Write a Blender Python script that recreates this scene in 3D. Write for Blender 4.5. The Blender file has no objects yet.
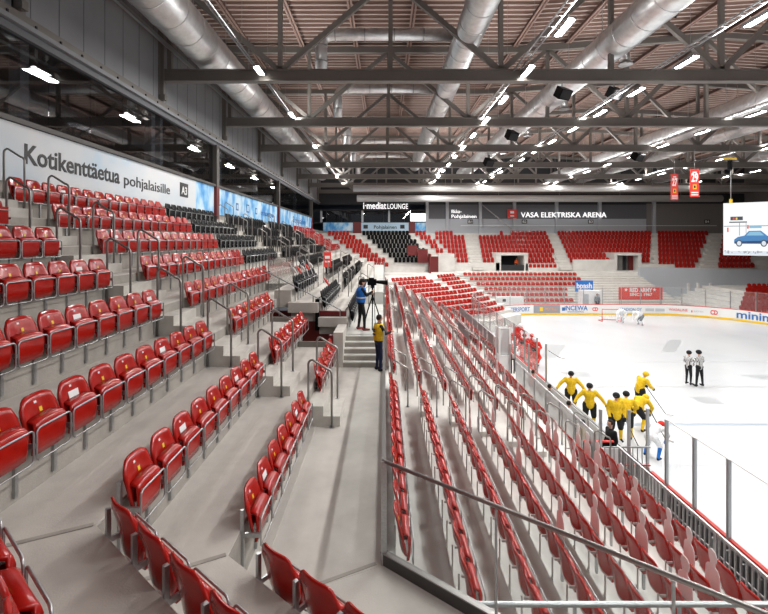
import bpy, math, random
from mathutils import Vector, Matrix
random.seed(7)
SC = bpy.context.scene
COL = SC.collection
F, CX, CY, EYE = 445.0, 384.0, 241.0, 7.8
def zd(d):            # height of something d metres below eye level
    return EYE - d

# ------------------------------------------------------------------ materials
MATS = {}
def mat(name, col, rough=0.6, metal=0.0, spec=0.5, emit=0.0, noise=None, bump=None, coat=0.0, alpha=None, ecol=None):
    if name in MATS: return MATS[name]
    m = bpy.data.materials.new(name); m.use_nodes = True
    nt = m.node_tree; b = nt.nodes['Principled BSDF']
    b.inputs['Base Color'].default_value = (*col, 1)
    b.inputs['Roughness'].default_value = rough
    b.inputs['Metallic'].default_value = metal
    b.inputs['Specular IOR Level'].default_value = spec
    b.inputs['Coat Weight'].default_value = coat
    if emit:
        b.inputs['Emission Color'].default_value = (*(ecol or col), 1)
        b.inputs['Emission Strength'].default_value = emit
    if noise:
        sc, amt, det = noise
        tc = nt.nodes.new('ShaderNodeTexCoord')
        n = nt.nodes.new('ShaderNodeTexNoise'); n.inputs['Scale'].default_value = sc; n.inputs['Detail'].default_value = det
        n.inputs['Roughness'].default_value = 0.62
        r = nt.nodes.new('ShaderNodeValToRGB')
        r.color_ramp.elements[0].position = 0.32; r.color_ramp.elements[1].position = 0.68
        r.color_ramp.elements[0].color = (*[c * (1 - amt) for c in col], 1)
        r.color_ramp.elements[1].color = (*[min(1, c * (1 + amt)) for c in col], 1)
        nt.links.new(tc.outputs['Object'], n.inputs['Vector'])
        nt.links.new(n.outputs['Fac'], r.inputs['Fac'])
        nt.links.new(r.outputs['Color'], b.inputs['Base Color'])
    if bump:
        bs, st = bump
        tc = nt.nodes.new('ShaderNodeTexCoord')
        n = nt.nodes.new('ShaderNodeTexNoise'); n.inputs['Scale'].default_value = bs; n.inputs['Detail'].default_value = 4
        bp = nt.nodes.new('ShaderNodeBump'); bp.inputs['Strength'].default_value = st; bp.inputs['Distance'].default_value = 0.02
        nt.links.new(tc.outputs['Object'], n.inputs['Vector'])
        nt.links.new(n.outputs['Fac'], bp.inputs['Height'])
        nt.links.new(bp.outputs['Normal'], b.inputs['Normal'])
    MATS[name] = m
    return m
RED = mat('red_plastic', (0.37, 0.009, 0.005), 0.2, spec=0.35, coat=0.12, noise=(9, 0.12, 3))
REDFAR = RED
BLACK = mat('black_plastic', (0.004, 0.004, 0.005), 0.5, spec=0.10)
STEEL = mat('galvanised_steel', (0.42, 0.43, 0.44), 0.35, 0.85, noise=(40, 0.12, 3))
DSTEEL = mat('dark_steel_tube', (0.32, 0.31, 0.30), 0.35, 0.8)
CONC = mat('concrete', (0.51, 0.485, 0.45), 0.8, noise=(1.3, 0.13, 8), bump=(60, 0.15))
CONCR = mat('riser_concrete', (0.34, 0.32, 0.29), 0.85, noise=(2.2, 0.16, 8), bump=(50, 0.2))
CONCL = mat('pale_concrete', (0.60, 0.585, 0.555), 0.8, noise=(1.0, 0.10, 8), bump=(60, 0.12))
STEPM = mat('step_concrete', (0.56, 0.54, 0.50), 0.75, noise=(3, 0.10, 6))
TRUSS = mat('truss_paint', (0.185, 0.17, 0.155), 0.5, 0.1)
WHITE = mat('white_paint', (0.8, 0.8, 0.8), 0.5)
DKB = mat('dark_brown_paint', (0.055, 0.048, 0.043), 0.55)
OFFW = mat('off_white_sheet', (0.62, 0.60, 0.585), 0.6)
DARK = mat('dark_void', (0.02, 0.02, 0.022), 0.8)
WALLG = mat('wall_panel_grey', (0.24, 0.25, 0.265), 0.6, noise=(0.6, 0.06, 3))
WALLD = mat('wall_panel_dark', (0.12, 0.128, 0.142), 0.6)
WALLL = mat('wall_panel_light', (0.44, 0.465, 0.50), 0.6)
WALLW = mat('wall_panel_warm', (0.21, 0.20, 0.19), 0.65)
DRED = mat('oxblood_paint', (0.13, 0.006, 0.006), 0.5)
REDP = mat('red_paint', (0.65, 0.03, 0.02), 0.4)
YEL = mat('yellow_plate', (0.85, 0.55, 0.02), 0.4)
BLUE = mat('blue_board', (0.015, 0.16, 0.52), 0.45)
LBLUE = mat('pale_blue_board', (0.45, 0.63, 0.78), 0.45)
MBLUE = mat('mid_blue_print', (0.10, 0.35, 0.68), 0.45)
INK = mat('black_print', (0.01, 0.01, 0.012), 0.5)
REDI = mat('red_print', (0.7, 0.04, 0.03), 0.5)
BLUEI = mat('blue_print', (0.02, 0.14, 0.42), 0.5)
DUCTM = mat('spiral_duct_metal', (0.72, 0.725, 0.73), 0.38, 0.85, noise=(3, 0.12, 5), bump=(8, 0.25))
BOARDW = mat('white_board', (0.8, 0.8, 0.79), 0.4)
LAMP = mat('lamp_tube', (1, 1, 1), 0.5, emit=38, ecol=(1.0, 0.97, 0.92))
SIGNL = mat('lit_letter', (1, 1, 1), 0.5, emit=1.1)
SKIN = mat('skin', (0.55, 0.30, 0.21), 0.5)
CARDB = mat('cardboard_back', (0.86, 0.86, 0.85), 0.8)

def ramp_mat(name, scale, cols, rough=0.45, vec=(1, 1, 1), kind='noise', detail=3):
    m = bpy.data.materials.new(name); m.use_nodes = True
    nt = m.node_tree; b = nt.nodes['Principled BSDF']; b.inputs['Roughness'].default_value = rough
    tc = nt.nodes.new('ShaderNodeTexCoord'); mp = nt.nodes.new('ShaderNodeMapping'); mp.inputs['Scale'].default_value = vec
    n = nt.nodes.new('ShaderNodeTexNoise' if kind == 'noise' else 'ShaderNodeTexVoronoi')
    n.inputs['Scale'].default_value = scale
    if kind == 'noise': n.inputs['Detail'].default_value = detail
    r = nt.nodes.new('ShaderNodeValToRGB'); e = r.color_ramp.elements
    e[0].position = cols[0][0]; e[0].color = (*cols[0][1], 1)
    e[1].position = cols[-1][0]; e[1].color = (*cols[-1][1], 1)
    for p, c in cols[1:-1]:
        k = e.new(p); k.color = (*c, 1)
    nt.links.new(tc.outputs['Object'], mp.inputs['Vector']); nt.links.new(mp.outputs['Vector'], n.inputs['Vector'])
    nt.links.new(n.outputs['Fac' if kind == 'noise' else 'Distance'], r.inputs['Fac']); nt.links.new(r.outputs['Color'], b.inputs['Base Color'])
    MATS[name] = m
    return m
BANB = ramp_mat('blue_print_banner', 0.9, [(0.36, (0.03, 0.22, 0.62)), (0.45, (0.12, 0.42, 0.75)), (0.55, (0.42, 0.64, 0.84)), (0.64, (0.62, 0.76, 0.86))], vec=(1, 1, 0.7))
BANW = ramp_mat('white_print_banner', 0.35, [(0.42, (0.66, 0.68, 0.70)), (0.62, (0.56, 0.63, 0.69)), (0.75, (0.42, 0.58, 0.72))])
DECK = ramp_mat('roof_deck_brown', 1.2, [(0.3, (0.20, 0.125, 0.098)), (0.7, (0.29, 0.185, 0.15))], rough=0.7, vec=(0.3, 1, 1), detail=6)
ICEM = ramp_mat('ice_sheet', 0.22, [(0.3, (0.57, 0.60, 0.625)), (0.5, (0.63, 0.655, 0.675)), (0.7, (0.66, 0.68, 0.695))], rough=0.22, vec=(1, 0.7, 1), detail=8)

def glass_mat(name, tint=(0.9, 0.94, 0.95), refl=0.09, veil=0.0, rough=0.0):
    m = bpy.data.materials.new(name); m.use_nodes = True; nt = m.node_tree
    for n in list(nt.nodes): nt.nodes.remove(n)
    o = nt.nodes.new('ShaderNodeOutputMaterial'); t = nt.nodes.new('ShaderNodeBsdfTransparent'); g = nt.nodes.new('ShaderNodeBsdfGlossy')
    t.inputs['Color'].default_value = (*tint, 1); g.inputs['Roughness'].default_value = rough
    fr = nt.nodes.new('ShaderNodeLayerWeight'); fr.inputs['Blend'].default_value = .5; pw = nt.nodes.new('ShaderNodeMath'); pw.operation = 'POWER'; pw.inputs[1].default_value = 5
    mx = nt.nodes.new('ShaderNodeMixShader'); mul = nt.nodes.new('ShaderNodeMath'); mul.operation = 'MULTIPLY_ADD'
    mul.inputs[1].default_value = .9; mul.inputs[2].default_value = refl + .03; mul.use_clamp = True; nt.links.new(fr.outputs['Facing'], pw.inputs[0])
    nt.links.new(pw.outputs[0], mul.inputs[0]); nt.links.new(mul.outputs[0], mx.inputs[0])
    nt.links.new(t.outputs[0], mx.inputs[1]); nt.links.new(g.outputs[0], mx.inputs[2])
    last = mx
    if veil:
        d = nt.nodes.new('ShaderNodeBsdfDiffuse'); d.inputs['Color'].default_value = (0.85, 0.86, 0.87, 1)
        m2 = nt.nodes.new('ShaderNodeMixShader'); m2.inputs[0].default_value = veil
        nt.links.new(mx.outputs[0], m2.inputs[1]); nt.links.new(d.outputs[0], m2.inputs[2]); last = m2
    nt.links.new(last.outputs[0], o.inputs[0]); MATS[name] = m
    return m
GLASS = glass_mat('clear_glass', (0.93, 0.96, 0.96), 0.0)
RGLASS = glass_mat('rink_glass', (0.97, 0.98, 0.985), 0.0, veil=0.02)
LGLASS = glass_mat('lounge_glass', (0.55, 0.56, 0.58), 0.13)
BGLASS = glass_mat('scuffed_bench_glass', (0.75, 0.77, 0.77), 0.02, veil=0.35)

# ------------------------------------------------------------------ mesh builder
class MB:
    def __init__(s): s.v = []; s.f = []; s.m = []
    def add(s, vs, fs, mi=0, M=None):
        o = len(s.v)
        s.v += [tuple(M @ Vector(v)) if M else tuple(v) for v in vs]
        s.f += [tuple(i + o for i in f) for f in fs]; s.m += [mi] * len(fs)
        return s
    def box(s, x0, x1, y0, y1, z0, z1, mi=0, M=None):
        vs = [(x, y, z) for z in (z0, z1) for y in (y0, y1) for x in (x0, x1)]
        return s.add(vs, [(0, 2, 3, 1), (4, 5, 7, 6), (0, 1, 5, 4), (2, 6, 7, 3), (0, 4, 6, 2), (1, 3, 7, 5)], mi, M)
    def prism(s, poly, z0, z1, mi=0, M=None):       # plan polygon extruded in z
        n = len(poly)
        vs = [(p[0], p[1], z0) for p in poly] + [(p[0], p[1], z1) for p in poly]
        fs = [tuple(range(n))[::-1], tuple(range(n, 2 * n))] + [(i, (i + 1) % n, n + (i + 1) % n, n + i) for i in range(n)]
        return s.add(vs, fs, mi, M)
    def bar(s, a, b, w, h=None, mi=0, up=(0, 0, 1)):
        h = h or w; a, b = Vector(a), Vector(b); d = (b - a)
        if d.length < 1e-6: return s
        d.normalize(); u = Vector(up)
        if abs(d.dot(u)) > 0.99: u = Vector((0, 1, 0))
        sx = d.cross(u).normalized(); sz = sx.cross(d).normalized()
        vs = []
        for p in (a, b):
            for i, j in ((-1, -1), (1, -1), (1, 1), (-1, 1)): vs.append(p + sx * (i * w / 2) + sz * (j * h / 2))
        return s.add(vs, [(3, 2, 1, 0), (4, 5, 6, 7), (0, 1, 5, 4), (1, 2, 6, 5), (2, 3, 7, 6), (3, 0, 4, 7)], mi)
    def tube(s, pts, r, n=8, mi=0, caps=True, rs=None):
        pts = [Vector(p) for p in pts]; k = len(pts); prev = None; o = len(s.v)
        for i, p in enumerate(pts):
            d = (pts[min(i + 1, k - 1)] - pts[max(i - 1, 0)]).normalized()
            if prev is None:
                a = Vector((0, 0, 1)) if abs(d.z) < 0.9 else Vector((1, 0, 0))
                x = d.cross(a).normalized()
            else:
                x = (prev - d * prev.dot(d)).normalized()
            prev = x; y = d.cross(x); rr = rs[i] if rs else r
            for j in range(n):
                t = 2 * math.pi * j / n; s.v.append(tuple(p + x * math.cos(t) * rr + y * math.sin(t) * rr))
        for i in range(k - 1):
            for j in range(n):
                s.f.append((o + i * n + j, o + i * n + (j + 1) % n, o + (i + 1) * n + (j + 1) % n, o + (i + 1) * n + j)); s.m.append(mi)
        if caps:
            s.f.append(tuple(o + j for j in range(n))[::-1]); s.m.append(mi)
            s.f.append(tuple(o + (k - 1) * n + j for j in range(n))); s.m.append(mi)
        return s
    def loop(s, pts, r, n=6, mi=0):                  # closed tube
        pts = [Vector(p) for p in pts]; k = len(pts); o = len(s.v)
        nrm = (pts[1] - pts[0]).cross(pts[2] - pts[1])
        for q in range(k):
            if nrm.length > 1e-9: break
            nrm = (pts[(q + 1) % k] - pts[q]).cross(pts[(q + 2) % k] - pts[(q + 1) % k])
        nrm.normalize()
        for i, p in enumerate(pts):
            d = (pts[(i + 1) % k] - pts[i - 1]).normalized(); x = d.cross(nrm).normalized()
            for j in range(n):
                t = 2 * math.pi * j / n; s.v.append(tuple(p + x * math.cos(t) * r + nrm * math.sin(t) * r))
        for i in range(k):
            for j in range(n):
                s.f.append((o + i * n + j, o + i * n + (j + 1) % n, o + ((i + 1) % k) * n + (j + 1) % n, o + ((i + 1) % k) * n + j)); s.m.append(mi)
        return s
    def ball(s, c, r, sx=1, sy=1, sz=1, seg=12, rings=8, mi=0):
        vs = [(c[0], c[1], c[2] + r * sz)]
        for i in range(1, rings):
            a = math.pi * i / rings
            for j in range(seg):
                t = 2 * math.pi * j / seg
                vs.append((c[0] + r * sx * math.sin(a) * math.cos(t), c[1] + r * sy * math.sin(a) * math.sin(t), c[2] + r * sz * math.cos(a)))
        vs.append((c[0], c[1], c[2] - r * sz)); fs = []
        for j in range(seg):
            fs.append((0, 1 + j, 1 + (j + 1) % seg)); fs.append((len(vs) - 1, 1 + (rings - 2) * seg + (j + 1) % seg, 1 + (rings - 2) * seg + j))
        for i in range(rings - 2):
            for j in range(seg):
                fs.append((1 + i * seg + j, 1 + (i + 1) * seg + j, 1 + (i + 1) * seg + (j + 1) % seg, 1 + i * seg + (j + 1) % seg))
        return s.add(vs, fs, mi)
    def mesh(s, name, mats, smooth=False):
        me = bpy.data.meshes.new(name); me.from_pydata(s.v, [], s.f)
        for m in (mats if isinstance(mats, (list, tuple)) else [mats]): me.materials.append(m)
        me.polygons.foreach_set('material_index', s.m)
        if smooth: me.polygons.foreach_set('use_smooth', [True] * len(s.f))
        me.update(); return me
def link(name, me, parent=None, loc=None, rz=None):
    o = bpy.data.objects.new(name, me); COL.objects.link(o)
    if parent is not None: o.parent = parent
    if loc is not None: o.location = loc
    if rz is not None: o.rotation_euler = (0, 0, rz)
    return o
def part(name, mb, mats, parent=None, smooth=False, label=None):
    o = link(name, mb.mesh(name, mats, smooth), parent)
    if label: o['label'] = label
    return o
def tag(o, label, cat, group=None):
    o['label'] = label; o['category'] = cat
    if group: o['group'] = group
    return o
def thing(name, label, cat, loc=(0, 0, 0), rz=0, group=None):
    return tag(link(name, None, None, loc, rz), label, cat, group)
def struct(name, mb, mats, smooth=False):
    o = part(name, mb, mats, None, smooth); o['kind'] = 'structure'; return o
def copy_tree(root, loc, rz):
    r = root.copy(); COL.objects.link(r); r.location = loc; r.rotation_euler = (0, 0, rz)
    for ch in root.children:
        c = ch.copy(); COL.objects.link(c); c.parent = r
        for g in ch.children:
            d = g.copy(); COL.objects.link(d); d.parent = c
    return r
def text_mesh(body, size, depth=0.01, bold=0.0, width=None):
    cu = bpy.data.curves.new('lettering', 'FONT'); cu.body = body; cu.size = size; cu.extrude = depth; cu.offset = bold; cu.resolution_u = 3
    o = bpy.data.objects.new('lettering', cu); COL.objects.link(o)
    dg = bpy.context.evaluated_depsgraph_get(); me = bpy.data.meshes.new_from_object(o.evaluated_get(dg))
    bpy.data.objects.remove(o)
    xs = [v.co.x for v in me.vertices]; x0, x1 = min(xs), max(xs)
    k = (width / (x1 - x0)) if width else 1
    for v in me.vertices: v.co.x = (v.co.x - x0) * k
    return me, (x1 - x0) * k
def lettering(body, size, m, origin, xdir, parent=None, width=None, bold=0.0, depth=0.01, label=None, name='lettering', ydir=(0, 0, 1)):
    """origin: baseline start in world; xdir: reading direction"""
    me, w = text_mesh(body, size, depth, bold, width)
    me.materials.clear(); me.materials.append(m)
    xd = Vector(xdir).normalized(); up = Vector(ydir); zz = xd.cross(up)
    M = Matrix((xd, up, zz)).transposed().to_4x4(); M.translation = Vector(origin)
    if parent is not None: M = parent.matrix_basis.inverted() @ M
    me.transform(M)
    o = link(name, me, parent)
    if label: o['label'] = label
    return o
ORD = 'zeroth first second third fourth fifth sixth seventh eighth ninth tenth eleventh twelfth thirteenth fourteenth fifteenth sixteenth seventeenth eighteenth nineteenth twentieth'.split()
def ordw(n):
    if n < len(ORD): return ORD[n]
    tens = {2: 'twenty', 3: 'thirty', 4: 'forty'}[n // 10]
    return (tens[:-1] + 'ieth') if n % 10 == 0 else tens + '-' + ORD[n % 10]
def proj(x, y, z):
    return CX + F * x / y, CY - F * (z - EYE) / y

# ------------------------------------------------------------------ the seat
def back_mb(n=12, k=8, w=0.248, thick=0.022, z0=0.49, z1=1.04):
    b = MB(); fr = []; bk = []
    for j in range(k + 1):
        t = j / k
        for i in range(n + 1):
            s = -1 + 2 * i / n
            h = (z1 - z0) - 0.115 * abs(s) ** 6.5
            ww = w * (0.70 + 0.30 * math.sin(min(1, t * 2.2) * math.pi / 2)) * (1 - 0.03 * max(0, t - 0.75) / 0.25)
            x = 0.105 - 0.10 * t + 0.055 * s * s + 0.02 * math.sin(t * math.pi)
            fr.append((x, s * ww, z0 + t * h))
            bk.append((x - thick - (0.012 if 0 < t < 1 else 0), s * ww * 1.0, z0 + t * h))
    N = (n + 1) * (k + 1); vs = fr + bk; fs = []
    q = lambda i, j: j * (n + 1) + i
    for j in range(k):
        for i in range(n):
            fs.append((q(i, j), q(i + 1, j), q(i + 1, j + 1), q(i, j + 1)))
            fs.append((N + q(i, j), N + q(i, j + 1), N + q(i + 1, j + 1), N + q(i + 1, j)))
    rim = [q(i, 0) for i in range(n)] + [q(n, j) for j in range(k)] + [q(i, k) for i in range(n, 0, -1)] + [q(0, j) for j in range(k, 0, -1)]
    for a, c in zip(rim, rim[1:] + rim[:1]): fs.append((c, a, a + N, c + N))
    return b.add(vs, fs)
def pan_mb():
    b = MB(); prof = [(0.15, 0.44), (0.185, 0.45), (0.205, 0.56), (0.21, 0.74), (0.20, 0.785), (0.175, 0.81), (0.10, 0.835), (0.10, 0.82), (0.16, 0.785), (0.172, 0.6), (0.155, 0.50)]
    ys = [-0.215, -0.20, -0.12, 0, 0.12, 0.20, 0.215]; n = len(prof); vs = []
    for y in ys:
        e = abs(y) / 0.215
        for x, z in prof:
            cz = 0.645; sh = 1 - 0.10 * e ** 6
            vs.append((x - 0.012 * (1 - e * e) * (1 if x > 0.18 else 0), y, cz + (z - cz) * sh))
    fs = [(i * n + j, (i + 1) * n + j, (i + 1) * n + (j + 1) % n, i * n + (j + 1) % n) for i in range(len(ys) - 1) for j in range(n)]
    fs += [tuple(range(n)), tuple(range((len(ys) - 1) * n, len(ys) * n))[::-1]]
    return b.add(vs, fs)
def frame_mb():
    b = MB(); pts = []; y0, y1, za, zb, r = -0.25, 0.25, 0.42, 0.76, 0.05
    for (cy, cz, a0) in ((y1 - r, zb - r, 0), (y0 + r, zb - r, 90), (y0 + r, za + r, 180), (y1 - r, za + r, 270)):
        for a in (0, 30, 60, 90):
            t = math.radians(a0 + a); pts.append((0.235, cy + r * math.cos(t), cz + r * math.sin(t)))
    return b.loop(pts, 0.0105, 6)
def bracket_mb(top=.88):
    b = MB()
    b.box(0.005, 0.045 if top > .7 else .025, 0.25 if top > .7 else .262, 0.29 if top > .7 else .282, 0.06 if top > .7 else .0, top)
    b.box(0.045, 0.235, 0.258, 0.282, 0.56 if top > .7 else .57, 0.61 if top > .7 else .60)
    b.box(0.0, 0.012, 0.24, 0.30, 0.06 if top > .7 else .28, 0.12 if top > .7 else .32)
    return b
def sticker_mb(kind):
    b = MB()
    X = lambda s, t: 0.105 - 0.10 * t + 0.055 * s * s + 0.02 * math.sin(t * math.pi) + 0.006
    def quad(y, z, wy, wz, mi):
        vs = []
        for yy, zz in ((y - wy, z - wz), (y + wy, z - wz), (y + wy, z + wz), (y - wy, z + wz)):
            t = (zz - 0.49) / 0.55; vs.append((X(yy / 0.25, t), yy, zz))
        b.add(vs + [(v[0] - 0.001, v[1], v[2]) for v in vs], [(0, 1, 2, 3), (7, 6, 5, 4), (0, 4, 5, 1), (1, 5, 6, 2), (2, 6, 7, 3), (3, 7, 4, 0)], mi)
    if kind == 2: quad(-0.02, 0.955, 0.018, 0.012, 0); return b
    if kind: quad(0.0, 0.86, 0.085, 0.04, 0); quad(0.0, 0.852, 0.075, 0.007, 2); quad(0, 0.873, 0.05, 0.008, 3)
    else: quad(0.03, 0.865, 0.019, 0.024, 1)
    return b
SEATBACK = back_mb().mesh('backrest', RED, True); SEATPAN = pan_mb().mesh('seat_pan', RED, True)
SEATFR = frame_mb().mesh('front_frame', STEEL, True); SEATBR = bracket_mb().mesh('bracket', STEEL); SEATBR2 = bracket_mb(.62).mesh('bracket', OFFW)
STK = [sticker_mb(k).mesh('sticker', [WHITE, YEL, INK, REDI]) for k in (0, 1, 2)]
BBACK = back_mb().mesh('backrest', BLACK, True); BPAN = pan_mb().mesh('seat_pan', BLACK, True)
def make_seat(label, group, loc, rz, kind=0, col='red', sticker=True, low=False):
    t = thing('stadium_seat' if col == 'red' else 'black_stadium_seat', label, 'seat', loc, rz, group)
    link('backrest', SEATBACK if col == 'red' else BBACK, t); link('seat_pan', SEATPAN if col == 'red' else BPAN, t)
    link('front_frame', SEATFR, t); link('bracket', SEATBR2 if low else SEATBR, t)
    if sticker: link('sticker', STK[kind], t); link('number_tag', STK[2], t)
    return t
SEAT0 = {}
def place_seat(label, group, loc, rz, kind, col):
    low = 'lower' in group; key = (kind, col, low)
    if key not in SEAT0:
        SEAT0[key] = make_seat(label, group, loc, rz, kind, col, sticker=(col == 'red'), low=low); return SEAT0[key]
    return tag(copy_tree(SEAT0[key], loc, rz), label, 'seat', group)
# light seat for distance (one mesh)
def simple_seat(mb, loc, rz, mi=0, fmi=1, frame=False, low=False):
    M = Matrix.Translation(loc) @ Matrix.Rotation(rz, 4, 'Z')
    vs = []
    for s in (-1, -0.5, 0, 0.5, 1):
        for t in (0, 0.6, 1):
            h = (0.33 if low else 0.55) - ((0.06 if low else 0.12) if abs(s) == 1 else 0.0)
            vs.append((0.10 - 0.10 * t + 0.05 * s * s, s * 0.235, 0.5 + t * h))
    fs = [(i * 3 + j, (i + 1) * 3 + j, (i + 1) * 3 + j + 1, i * 3 + j + 1) for i in range(4) for j in range(2)]
    vs2 = [(x - 0.03, y, z) for x, y, z in vs]
    n = len(vs)
    rim = [0, 3, 6, 9, 12, 13, 14, 11, 8, 5, 2, 1]
    fs += [tuple(n + i for i in f[::-1]) for f in fs] + [(b_, a_, a_ + n, b_ + n) for a_, b_ in zip(rim, rim[1:] + rim[:1])]
    mb.add(vs + vs2, fs, mi, M)
    mb.box(0.14, 0.21, -0.22, 0.22, 0.46 if (low or frame) else 0.34, 0.60 if low else 0.82, mi, M)
    if frame:
        mb.box(0.215, 0.235, -0.24, 0.24, 0.44, 0.455, fmi, M); mb.box(0.215, 0.235, -0.24, 0.24, 0.745, 0.76, fmi, M)
        mb.box(0.0, 0.235, 0.25, 0.27, 0.56, 0.60, fmi, M); mb.box(0.0, 0.04, 0.25, 0.28, 0.05, 0.75, fmi, M)

# ------------------------------------------------------------------ camera
cam_d = bpy.data.cameras.new('camera'); cam = bpy.data.objects.new('camera', cam_d); COL.objects.link(cam)
cam_d.sensor_width = 36; cam_d.lens = 36 * F / 768; cam_d.shift_y = -(307 - CY) / 768; cam_d.clip_end = 300; cam_d.clip_start = 0.05
cam.location = (0, 0, EYE); cam.rotation_euler = (math.pi / 2, 0, 0); SC.camera = cam
#@@PART2
# ------------------------------------------------------------------ the left stand (rises away from the walkway)
PHI = math.radians(51); TANH = math.tan(PHI / 2)
BD = Vector((math.sin(PHI), -math.cos(PHI), 0))           # direction of the corner rows
BN = Vector((-math.cos(PHI), -math.sin(PHI), 0))          # outward (uphill) normal there
PIV = Vector((0, 5.55, 0))
D_ROW, H_ROW = 1.077, 0.65
def off(n): return 1.67 + D_ROW * n
def mit(o): return Vector((-o, 5.55 - TANH * o, 0))
def lvl(n): return zd(4.0 - H_ROW * n)                    # floor in front of riser n
VOMY = (14.3, 15.8)
# treads, straight part
tb = MB()
for n in range(8):
    o0, o1 = off(n), off(n + 1) if n < 7 else off(8) + 0.0
    y1 = {0: 14.1, 1: 14.9, 2: 14.9}.get(n, 18.45)
    a, b = mit(o0), mit(o1)
    z1 = lvl(n + 1); z0 = z1 - 1.6 if n else zd(4.3)
    tb.prism([(a.x, a.y), (a.x, y1), (b.x, y1), (b.x, b.y)], z0, z1 - 0.001 * n)
tb.prism([(-3.8, 14.9), (-3.8, 18.45), (-off(3), 18.45), (-off(3), 14.9)], zd(2.35), zd(2.05))
treads = struct('floor_stand_straight', tb, CONC)
# corner part
cb = MB()
for n in range(5):
    a, b = mit(off(n)), mit(off(n + 1)); L = 6.5
    z1 = lvl(n + 1)
    cb.prism([(a.x, a.y), (b.x, b.y), (b.x + BD.x * L, b.y + BD.y * L), (a.x + BD.x * L, a.y + BD.y * L)], z1 - 1.6 if n else zd(4.3), z1 - 0.004)
struct('floor_stand_corner', cb, CONC)
# joint strips between the two parts
jb = MB()
for n in range(4):
    a, b = mit(off(n)), mit(off(n + 1)); z = lvl(n + 1)
    jb.bar((a.x - .02, a.y, z), (b.x + .05, b.y, z), 0.05, 0.012)
a = mit(0); b = mit(1.67); jb.bar((-.1, a.y - .03, zd(4)), (b.x + .05, b.y, zd(4)), 0.05, 0.012)
struct('trim_joint_strips', jb, CONCR)
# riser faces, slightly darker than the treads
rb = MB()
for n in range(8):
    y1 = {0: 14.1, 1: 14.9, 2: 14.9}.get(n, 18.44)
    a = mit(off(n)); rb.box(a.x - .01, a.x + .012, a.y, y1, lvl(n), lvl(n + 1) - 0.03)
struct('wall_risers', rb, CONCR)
# walkway
wb = MB(); a = mit(1.7)
wb.prism([(0.02, 5.5), (0.02, 14.1), (-1.7, 14.1), (a.x, a.y)], zd(4.25), zd(4.0))
wb.prism([(0.02, 5.55), (a.x, a.y), (a.x + BD.x * 6.5, a.y + BD.y * 6.5), (BD.x * 6.5, 5.55 + BD.y * 6.5)], zd(4.25), zd(4.002))
wb.box(-1.7, -1.46, 4.9, 14.1, zd(4.0), zd(3.985))
struct('floor_walkway', wb, CONC)
# landing stairs up to the camera platform
sb = MB()
for k in range(5):
    sb.box(-1.3, 0.0, 14.1 + 0.23 * k, 15.3, zd(4.0) + 0.16 * k, zd(4.0) + 0.16 * (k + 1))
sb.box(-1.3, 0.0, 15.2, 22.6, zd(4.3), zd(3.2))
sb.box(-1.3, 0.0, 22.6, 30.0, zd(4.3), zd(2.6)); sb.box(-1.3, 0.05, 30.0, 60.0, zd(4.3), zd(3.2))
struct('floor_platform_steps', sb, CONCL)
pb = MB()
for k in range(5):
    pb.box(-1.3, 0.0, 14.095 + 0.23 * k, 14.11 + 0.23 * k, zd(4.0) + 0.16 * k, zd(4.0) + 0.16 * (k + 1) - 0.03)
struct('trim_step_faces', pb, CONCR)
# stand beyond the vomitory
bb = MB()
bb.box(-2.3, -1.3, 15.8, 60, zd(3.3), zd(2.75)); bb.box(-3.3, -2.3, 15.8, 60, zd(2.85), zd(2.25))
bb.box(-3.9, -3.3, 15.8, 60, zd(2.35), zd(1.75)); bb.box(-4.95, -3.9, 18.45, 60, zd(2.3), zd(1.76))
bb.box(-5.97, -4.9, 18.45, 60, zd(2.3), zd(1.4))
for n in range(4, 8): bb.box(-off(n + 1), -off(n), 18.45, 60, lvl(n) - .6, lvl(n + 1))
bb.box(-1.6, -1.3, 14.1, 15.9, zd(4.1), zd(2.9))                       # newel wall beside the stairs
bb.box(-2.3, -1.3, 15.55, 15.8, zd(3.0), zd(2.68)); bb.box(-3.35, -2.3, 15.5, 15.8, zd(2.5), zd(2.15))
struct('floor_stand_beyond', bb, CONC)
vb = MB()
vb.box(-5.0, -1.35, 15.85, 16.0, zd(4.3), zd(2.5)); vb.box(-5.2, -5.0, 14.0, 15.9, zd(4.3), zd(2.36)); vb.box(-1.75, -1.62, 14.12, 14.3, zd(4.0), zd(3.0))
struct('wall_vomitory', vb, DRED)
fb = MB(); fb.box(-5.2, -1.3, 14.0, 16, zd(4.3), zd(4.005)); struct('floor_vomitory', fb, CONCR)
kb = MB(); kb.box(-2.75, -1.72, 14.1, 14.2, zd(3.55), zd(3.2)); kb.box(-3.8, -2.75, 14.9, 15.0, zd(2.9), zd(2.55)); kb.box(-2.7, -1.7, 14.05, 14.12, zd(3.35), zd(3.18))
struct('trim_vomitory_edge', kb, TRUSS)

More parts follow.
